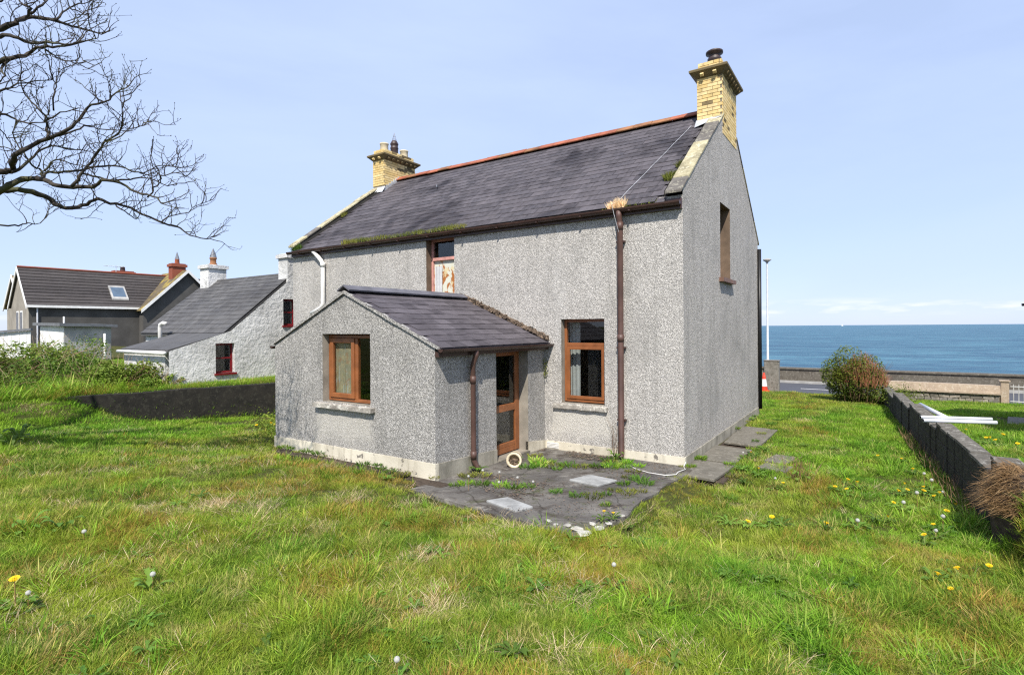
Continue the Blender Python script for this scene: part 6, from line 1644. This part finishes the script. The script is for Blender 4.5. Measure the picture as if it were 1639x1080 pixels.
# ------------------------------------------------------------------ bare tree reaching in from the left
LIMBS = [
    (0.055, 0.008, [(-7.07,-7.36,3.97),(-6.91,-7.17,4.14),(-6.45,-7.15,4.16),(-6.25,-7.06,4.24),(-6.29,-6.92,4.33),(-5.9,-6.87,4.26),(-5.57,-6.82,4.15),(-5.61,-6.68,4.18),(-5.31,-6.56,4.15),(-4.95,-6.59,4.17),(-4.87,-6.43,4.17),(-4.76,-6.3,4.06),(-4.33,-6.3,3.95),(-4.23,-6.25,3.86)]),
    (0.045, 0.006, [(-6.96,-7.16,4.14),(-6.76,-7.07,4.21),(-6.34,-6.93,4.19),(-6.41,-6.72,4.16),(-6.38,-6.61,4.08),(-6.11,-6.62,4.0),(-6.13,-6.49,4.01),(-6.22,-6.33,4.11),(-5.92,-6.3,4.14),(-5.78,-6.19,4.08),(-5.89,-5.99,4.1),(-5.61,-5.88,3.97),(-5.3,-5.78,3.83),(-5.38,-5.57,3.84),(-5.27,-5.44,3.71),(-4.93,-5.39,3.63),(-5.01,-5.27,3.69)]),
    (0.05, 0.006, [(-6.94,-7.38,4.36),(-6.37,-7.29,4.34),(-6.21,-7.2,4.34),(-6.27,-7.09,4.39),(-5.99,-7.13,4.47),(-5.76,-7.13,4.52),(-5.8,-6.98,4.67),(-5.55,-6.92,4.7),(-5.1,-6.87,4.72),(-5.11,-6.76,4.87),(-5.05,-6.69,5.03),(-4.61,-6.68,4.99),(-4.51,-6.6,5.1),(-4.5,-6.47,5.23)]),
    (0.025, 0.006, [(-6.32,-7.08,4.38),(-6.12,-7.05,4.38),(-6.3,-6.89,4.58),(-6.29,-6.8,4.72),(-5.99,-6.77,4.73),(-5.98,-6.58,4.74),(-6.04,-6.41,4.78)]),
    (0.022, 0.005, [(-5.49,-6.71,4.15),(-5.39,-6.66,4.28),(-5.41,-6.55,4.48),(-5.07,-6.57,4.56),(-4.87,-6.58,4.62),(-4.9,-6.44,4.76),(-4.73,-6.46,4.85),(-4.49,-6.55,4.93),(-4.62,-6.52,5.11)]),
    (0.02, 0.005, [(-5.94,-6.86,4.28),(-6.19,-6.76,4.43),(-6.11,-6.66,4.44),(-5.71,-6.57,4.43),(-5.71,-6.37,4.52),(-5.68,-6.18,4.58),(-5.36,-6.14,4.47),(-5.27,-6.02,4.45),(-5.36,-5.81,4.59),(-5.1,-5.75,4.56),(-4.92,-5.69,4.53)]),
    (0.018, 0.005, [(-6.06,-6.84,4.34),(-6.3,-6.8,4.48),(-6.18,-6.9,4.48),(-6.21,-6.96,4.59),(-6.58,-6.95,4.83),(-6.54,-7.0,4.95),(-6.34,-7.02,4.97)]),
    (0.014, 0.005, [(-6.17,-6.79,4.44),(-6.07,-6.7,4.59),(-5.74,-6.66,4.5),(-5.75,-6.46,4.5)]),
    (0.016, 0.005, [(-5.68,-6.53,4.39),(-5.26,-6.5,4.27),(-5.03,-6.42,4.22),(-5.02,-6.22,4.29),(-4.71,-6.17,4.25),(-4.36,-6.14,4.12),(-4.38,-5.97,4.19)]),
    (0.011, 0.005, [(-5.84,-6.12,4.08),(-5.6,-6.13,3.97),(-5.72,-6.0,3.96),(-5.78,-5.92,3.92),(-5.53,-5.97,3.9)]),
    (0.012, 0.004, [(-4.57,-6.25,3.99),(-4.47,-6.24,4.06),(-4.58,-6.14,4.18),(-4.37,-6.18,4.22),(-4.07,-6.17,4.21),(-4.13,-6.03,4.22)]),
    (0.011, 0.004, [(-5.35,-5.76,3.85),(-5.47,-5.59,3.99),(-5.42,-5.43,4.04),(-5.14,-5.41,4.11),(-5.11,-5.25,4.2)]),
    (0.02, 0.005, [(-5.44,-6.95,4.67),(-5.65,-6.91,4.88),(-5.43,-6.96,4.89),(-5.36,-7.07,4.96),(-5.66,-7.08,5.16),(-5.64,-7.14,5.27),(-5.37,-7.21,5.31)]),
    (0.012, 0.005, [(-5.59,-6.91,4.94),(-5.45,-6.83,5.0),(-4.99,-6.82,4.96)]),
    (0.014, 0.005, [(-5.67,-6.88,4.75),(-5.34,-6.78,4.76),(-5.14,-6.68,4.83),(-5.32,-6.5,4.89),(-5.21,-6.42,4.88)]),
    (0.011, 0.004, [(-5.05,-6.52,4.69),(-4.69,-6.54,4.63),(-4.65,-6.41,4.77),(-4.66,-6.31,4.84),(-4.36,-6.36,4.8)]),
    (0.011, 0.004, [(-5.44,-6.91,5.0),(-5.28,-6.95,5.17),(-5.44,-6.88,5.34),(-5.36,-6.96,5.46),(-5.12,-7.04,5.52)]),
    (0.02, 0.006, [(-5.7,-7.55,4.75),(-5.67,-7.32,4.89),(-5.75,-7.18,4.89),(-5.43,-7.14,4.79),(-5.34,-7.0,4.83)]),
    (0.045, 0.006, [(-5.91,-7.54,5.72),(-6.08,-7.35,5.91),(-5.92,-7.26,5.98),(-5.67,-7.2,6.0),(-5.86,-7.04,6.19),(-5.79,-6.88,6.23),(-5.48,-6.84,6.12),(-5.53,-6.69,6.15),(-5.62,-6.52,6.2),(-5.31,-6.45,6.09),(-5.28,-6.38,6.17)]),
    (0.04, 0.006, [(-6.07,-7.51,5.43),(-6.03,-7.34,5.56),(-5.7,-7.31,5.52),(-5.66,-7.2,5.58),(-5.79,-7.04,5.73),(-5.55,-7.02,5.74),(-5.34,-6.93,5.72),(-5.46,-6.73,5.87),(-5.27,-6.63,5.91),(-5.03,-6.62,5.87)]),
    (0.03, 0.005, [(-6.01,-7.36,5.86),(-5.68,-7.32,5.79),(-5.33,-7.28,5.69),(-5.35,-7.13,5.69),(-5.16,-7.04,5.69),(-4.7,-7.01,5.54),(-4.65,-6.9,5.6),(-4.68,-6.83,5.74)]),
    (0.02, 0.006, [(-5.61,-7.11,6.08),(-5.27,-7.15,6.04),(-5.38,-7.2,6.11),(-5.58,-7.19,6.29)]),
    (0.017, 0.005, [(-5.43,-7.11,6.06),(-5.26,-7.05,6.14),(-5.52,-6.92,6.35),(-5.52,-6.85,6.47)]),
    (0.016, 0.005, [(-5.31,-6.91,6.04),(-5.39,-6.84,6.17),(-5.51,-6.72,6.34),(-5.24,-6.71,6.31),(-5.15,-6.67,6.36)]),
    (0.009, 0.004, [(-5.17,-6.82,6.17),(-5.35,-6.67,6.27),(-5.26,-6.61,6.23),(-5.04,-6.63,6.18)]),
    (0.012, 0.004, [(-5.39,-6.98,5.69),(-5.54,-6.87,5.71),(-5.25,-6.84,5.58),(-5.16,-6.76,5.56),(-5.41,-6.65,5.75),(-5.27,-6.63,5.66)]),
    (0.018, 0.006, [(-5.76,-7.22,5.59),(-5.72,-7.29,5.43),(-5.44,-7.34,5.23),(-5.69,-7.36,5.18)]),
    (0.018, 0.005, [(-6.07,-7.39,5.15),(-5.7,-7.31,5.16),(-5.64,-7.21,5.25),(-5.76,-7.01,5.4),(-5.48,-6.91,5.39)]),
    (0.016, 0.004, [(-7.19,-7.16,3.79),(-6.86,-7.05,3.78),(-6.96,-6.84,3.82),(-6.99,-6.74,3.87),(-6.72,-6.72,3.82),(-6.78,-6.6,3.93)]),
    (0.011, 0.004, [(-5.76,-7.3,4.95),(-5.85,-7.3,4.8),(-6.04,-7.17,4.72),(-5.84,-7.16,4.54)]),
    (0.02, 0.008, [(-5.56,-7.46,6.04),(-5.67,-7.32,6.18),(-5.61,-7.25,6.25)]),
]

tr = thing('bare_tree', 'leafless tree whose knotted twiggy branches reach in from the upper left', 'tree', (-9.3, -9.0, .6))
g = random.Random(71)
trunk = MB()
tb = gz(-9.3, -9.0) - .1
trunk.tube([(-9.3, -9.0, tb), (-9.27, -8.98, tb + .3), (-9.2, -8.9, tb + 1.4), (-9.0, -8.7, 2.7), (-8.8, -8.5, 3.4)], [.34, .26, .22, .20, .17], 14)
for pth, rr_ in (([(-8.85, -8.55, 3.3), (-7.8, -7.8, 3.75), (-7.07, -7.36, 3.97)], [.15, .10, .058]), ([(-8.85, -8.55, 3.3), (-7.9, -7.7, 3.9), (-7.3, -7.3, 4.3)], [.14, .09, .055]), ([(-8.85, -8.55, 3.3), (-8.3, -8.0, 4.6), (-7.9, -7.7, 5.6), (-7.6, -7.5, 6.2)], [.15, .12, .09, .06]), ([(-8.3, -8.0, 4.6), (-7.7, -7.6, 5.1), (-7.0, -7.3, 5.6)], [.10, .07, .045]), ([(-8.85, -8.55, 3.3), (-9.2, -8.6, 4.4), (-9.6, -8.4, 5.6), (-10, -8.5, 6.8)], [.14, .11, .08, .03]), ([(-7.9, -7.7, 5.6), (-8.3, -7.4, 6.6), (-8.4, -7.2, 7.6)], [.08, .06, .02])):
    trunk.tube(pth, rr_, 10)
trunk.build('trunk', 'bark', tr, True)
lm_ = MB(); tg = MB(); bd = MB()
def smooth_path(P, sub=3):
    P = [Vector(p) for p in P]; out = []
    for i in range(len(P) - 1):
        p0, p1, p2, p3 = P[max(i - 1, 0)], P[i], P[i + 1], P[min(i + 2, len(P) - 1)]
        for k in range(sub):
            t = k / sub; out.append(.5 * ((2 * p1) + (p2 - p0) * t + (2 * p0 - 5 * p1 + 4 * p2 - p3) * t * t + (3 * p1 - p0 - 3 * p2 + p3) * t ** 3))
    return out + [P[-1]]
def bud(p, d):
    s = g.uniform(.006, .012); m = Matrix.Translation(p) @ d.to_track_quat('Z', 'Y').to_matrix().to_4x4()
    bd.add([m @ Vector(q) for q in ((s * .5, 0, s * .6), (0, s * .5, s * .6), (-s * .5, 0, s * .6), (0, -s * .5, s * .6), (0, 0, 0), (0, 0, s * 2))], [(0, 1, 5), (1, 2, 5), (2, 3, 5), (3, 0, 5), (1, 0, 4), (2, 1, 4), (3, 2, 4), (0, 3, 4)])
def twig(p, d, L, r_, depth):
    n = max(3, int(L / .05)); P = [p.copy()]; q = p.copy(); up = Vector((0, 0, .10 + .08 * (2 - depth)))
    for i in range(n):
        d = (d + Vector((g.uniform(-.42, .42), g.uniform(-.42, .42), g.uniform(-.30, .34))) + up * .5).normalized(); q = q + d * L / n; P.append(q.copy())
        if depth > 0 and i > 0 and g.random() < (.55 if depth > 1 else .5):
            sd = Vector((g.uniform(-1, 1), g.uniform(-1, 1), g.uniform(-.4, 1))).normalized()
            twig(q, (d * .55 + sd * .8).normalized(), L * g.uniform(.3, .6), r_ * .62, depth - 1)
        elif depth == 0 and g.random() < .35: bud(q, (d + Vector((g.uniform(-.8, .8), g.uniform(-.8, .8), .4))).normalized())
    tg.tube(P, [max(.0018, r_ * (1 - .6 * i / n)) for i in range(n + 1)], 4 if depth > 0 else 3, False)
    bud(q, d)
for (r0, r1, P) in LIMBS:
    S_ = smooth_path(P); n = len(S_)
    S_ = [p + Vector((g.gauss(0, .008), g.gauss(0, .008), g.gauss(0, .006))) for p in S_]
    rad = [(r0 + (r1 - r0) * (i / (n - 1)) ** .8) * g.uniform(.90, 1.12) * .9 for i in range(n)]
    lm_.tube(S_, rad, 8 if r0 > .02 else 6)
    for i in range(2, n):
        t = (S_[i] - S_[i - 1]).normalized(); far_ = i / n
        m = 1 if g.random() < (.42 + .40 * far_) else 0
        for _ in range(m):
            sd = Vector((g.uniform(-1, 1), g.uniform(-1, 1), g.uniform(-.25, 1.2))).normalized()
            twig(S_[i], (t * .5 + sd * .8).normalized(), g.uniform(.16, .42), .0062, 2 if g.random() < .55 else 1)
    twig(S_[-1], (S_[-1] - S_[-2]).normalized(), .28, .006, 2)
lm_.build('limbs', 'bark', tr, True); stuff(tg.build('twigs', 'bark', tr)); stuff(bd.build('buds', 'bark', tr))

# ------------------------------------------------------------------ leaf litter and grit on the patio
g = random.Random(91); lt = MB()
def litter(x0, x1, y0, y1, n, zf, s0=.008, s1=.022, clump_f=2.6):
    for k in range(n):
        x, y = g.uniform(x0, x1), g.uniform(y0, y1)
        if float(vnoise(x, y, clump_f, 92)) < .45: continue
        s = g.uniform(s0, s1); a = g.uniform(0, 6.28); z = zf(y) + .006; lt.rnd(g.random())
        u = Vector((math.cos(a) * s, math.sin(a) * s, g.uniform(-.4, .4) * s)); w = Vector((-math.sin(a) * s * .6, math.cos(a) * s * .6, g.uniform(-.3, .3) * s)); p = Vector((x, y, z + s * .3))
        lt.add([p - u, p + w, p + u, p - w], [(0, 1, 2, 3)])
pzz = lambda y: patio_z(y) + .008
litter(-2.65, -1.2, -.55, -.05, 900, pzz); litter(-2.6, -1.2, -3.3, -2.4, 700, pzz); litter(-1.2, .1, -3.8, -2.2, 700, pzz, .006, .016); litter(-1.2, 0, -1.6, -.1, 500, pzz); litter(-2.5, -1.0, -2.4, -1.2, 300, pzz, .005, .014)
litter(-6.4, -2.8, -3.6, -3.24, 700, lambda y: -.05 * y + .045)
stuff(tag(lt.build('leaf_litter', 'debris'), 'brown leaf litter and grit strewn over the patio', 'litter'))

# tall rank grass over the bank on the left, in front of and between the brambles
nb2 = 2600
bx_ = rng.uniform(-19, -12.4, nb2); by_ = rng.uniform(-8.5, -2.4, nb2)
k = (ret_side(bx_, by_) > .15) | (by_ < -4.9); bx_, by_ = bx_[k], by_[k]
stuff(tag(scatter('bank_grass', rank_c + long_c, np.stack([bx_, by_, ground_z(bx_, by_)], 1), rng.random(len(bx_)) * 6.28, 1.5 + 1.5 * rng.random(len(bx_)), rng.integers(0, 5, len(bx_))), 'tall rank grass growing between the brambles on the left bank', 'grass'))

# broad-bladed plants in the foreground and dead stalks along the foot of the wall
for i, (x, y, lab) in enumerate(((-1.9, -8.05, 'broad leaved clump at the bottom left corner'), (-1.45, -7.9, 'second broad leaved clump right of the bottom left corner'), (-.55, -6.35, 'broad bladed clump in the centre left foreground'), (2.25, -6.45, 'broad bladed clump near the bottom right'), (2.9, -4.4, 'tall broad bladed clump in the right foreground'), (3.15, -4.0, 'second tall broad bladed clump in the right foreground'))):
    o = link('broad_leaf_clump', clump('broad_leaf_clump', 12, .05, .10, .22, .016, 'grass_fresh', 700 + i, .5, .9, 4), None, (x, y, gz(x, y)))
    tag(o, lab, 'plant')
g = random.Random(95); vm = MB()
for k in range(130):
    y = g.uniform(-.6, 5.5); x = bw_x(y) - g.uniform(.03, .22); p = Vector((x, y, gz(x, y))); d = Vector((g.uniform(-.5, .2), g.uniform(-.4, .4), 1)); P = [p.copy()]
    for s in range(5): d += Vector((g.uniform(-.2, .2), g.uniform(-.2, .2), 0)); d.normalize(); p = p + d * g.uniform(.03, .07); P.append(p.copy())
    vm.rnd(g.random()).tube(P, [.004, .0036, .003, .0025, .002, .0015], 3, False)
stuff(tag(vm.build('dead_stalks', 'brown_twig'), 'thin dead weed stalks along the foot of the boundary wall', 'weeds'))

# tall uneven tufts and broad-leaved weeds through the lawn
tc, td = spread(260, 1.6, 11, 1.1); tc = tc[free(tc[:, 0], tc[:, 1], .15)]
tp_ = np.vstack([c + rng.normal(0, .10, (7, 2)) for c in tc])
stuff(tag(scatter('grass_tufts', rank_c + long_c, np.column_stack([tp_, ground_z(tp_[:, 0], tp_[:, 1])]), rng.random(len(tp_)) * 6.28, .7 + .6 * rng.random(len(tp_)), rng.integers(0, 5, len(tp_))), 'taller uneven tufts of grass standing through the lawn', 'grass'))
wc, wd2 = spread(190, 3.0, 11, 1.1); wc = wc[free(wc[:, 0], wc[:, 1], .1)]
stuff(tag(scatter('broadleaf_weeds', ROS, np.column_stack([wc, ground_z(wc[:, 0], wc[:, 1]) + .015]), rng.random(len(wc)) * 6.28, .5 + .5 * rng.random(len(wc)), rng.integers(0, 3, len(wc))), 'small broad leaved weeds sprinkled through the lawn', 'weeds'))

# things that share a label are told apart by their place in the row
ORD = 'first second third fourth fifth sixth seventh eighth ninth tenth eleventh twelfth thirteenth fourteenth fifteenth sixteenth seventeenth eighteenth nineteenth twentieth'.split()
ORD += ['twenty-' + w for w in ORD[:9]]
rows = {}
for o in COL.objects:
    if o.parent is None and 'label' in o: rows.setdefault(o['label'], []).append(o)
for lab, os_ in rows.items():
    if len(os_) < 2: continue
    def bearing(o):
        v = Vector(o.location) - Vector(CAM); return (v.x * Rd[0] + v.y * Rd[1]) / max(.1, v.x * Fd[0] + v.y * Fd[1])
    os_.sort(key=bearing)
    for i, o in enumerate(os_): o['label'] = lab + ', ' + ORD[min(i, len(ORD) - 1)] + ' from the left'
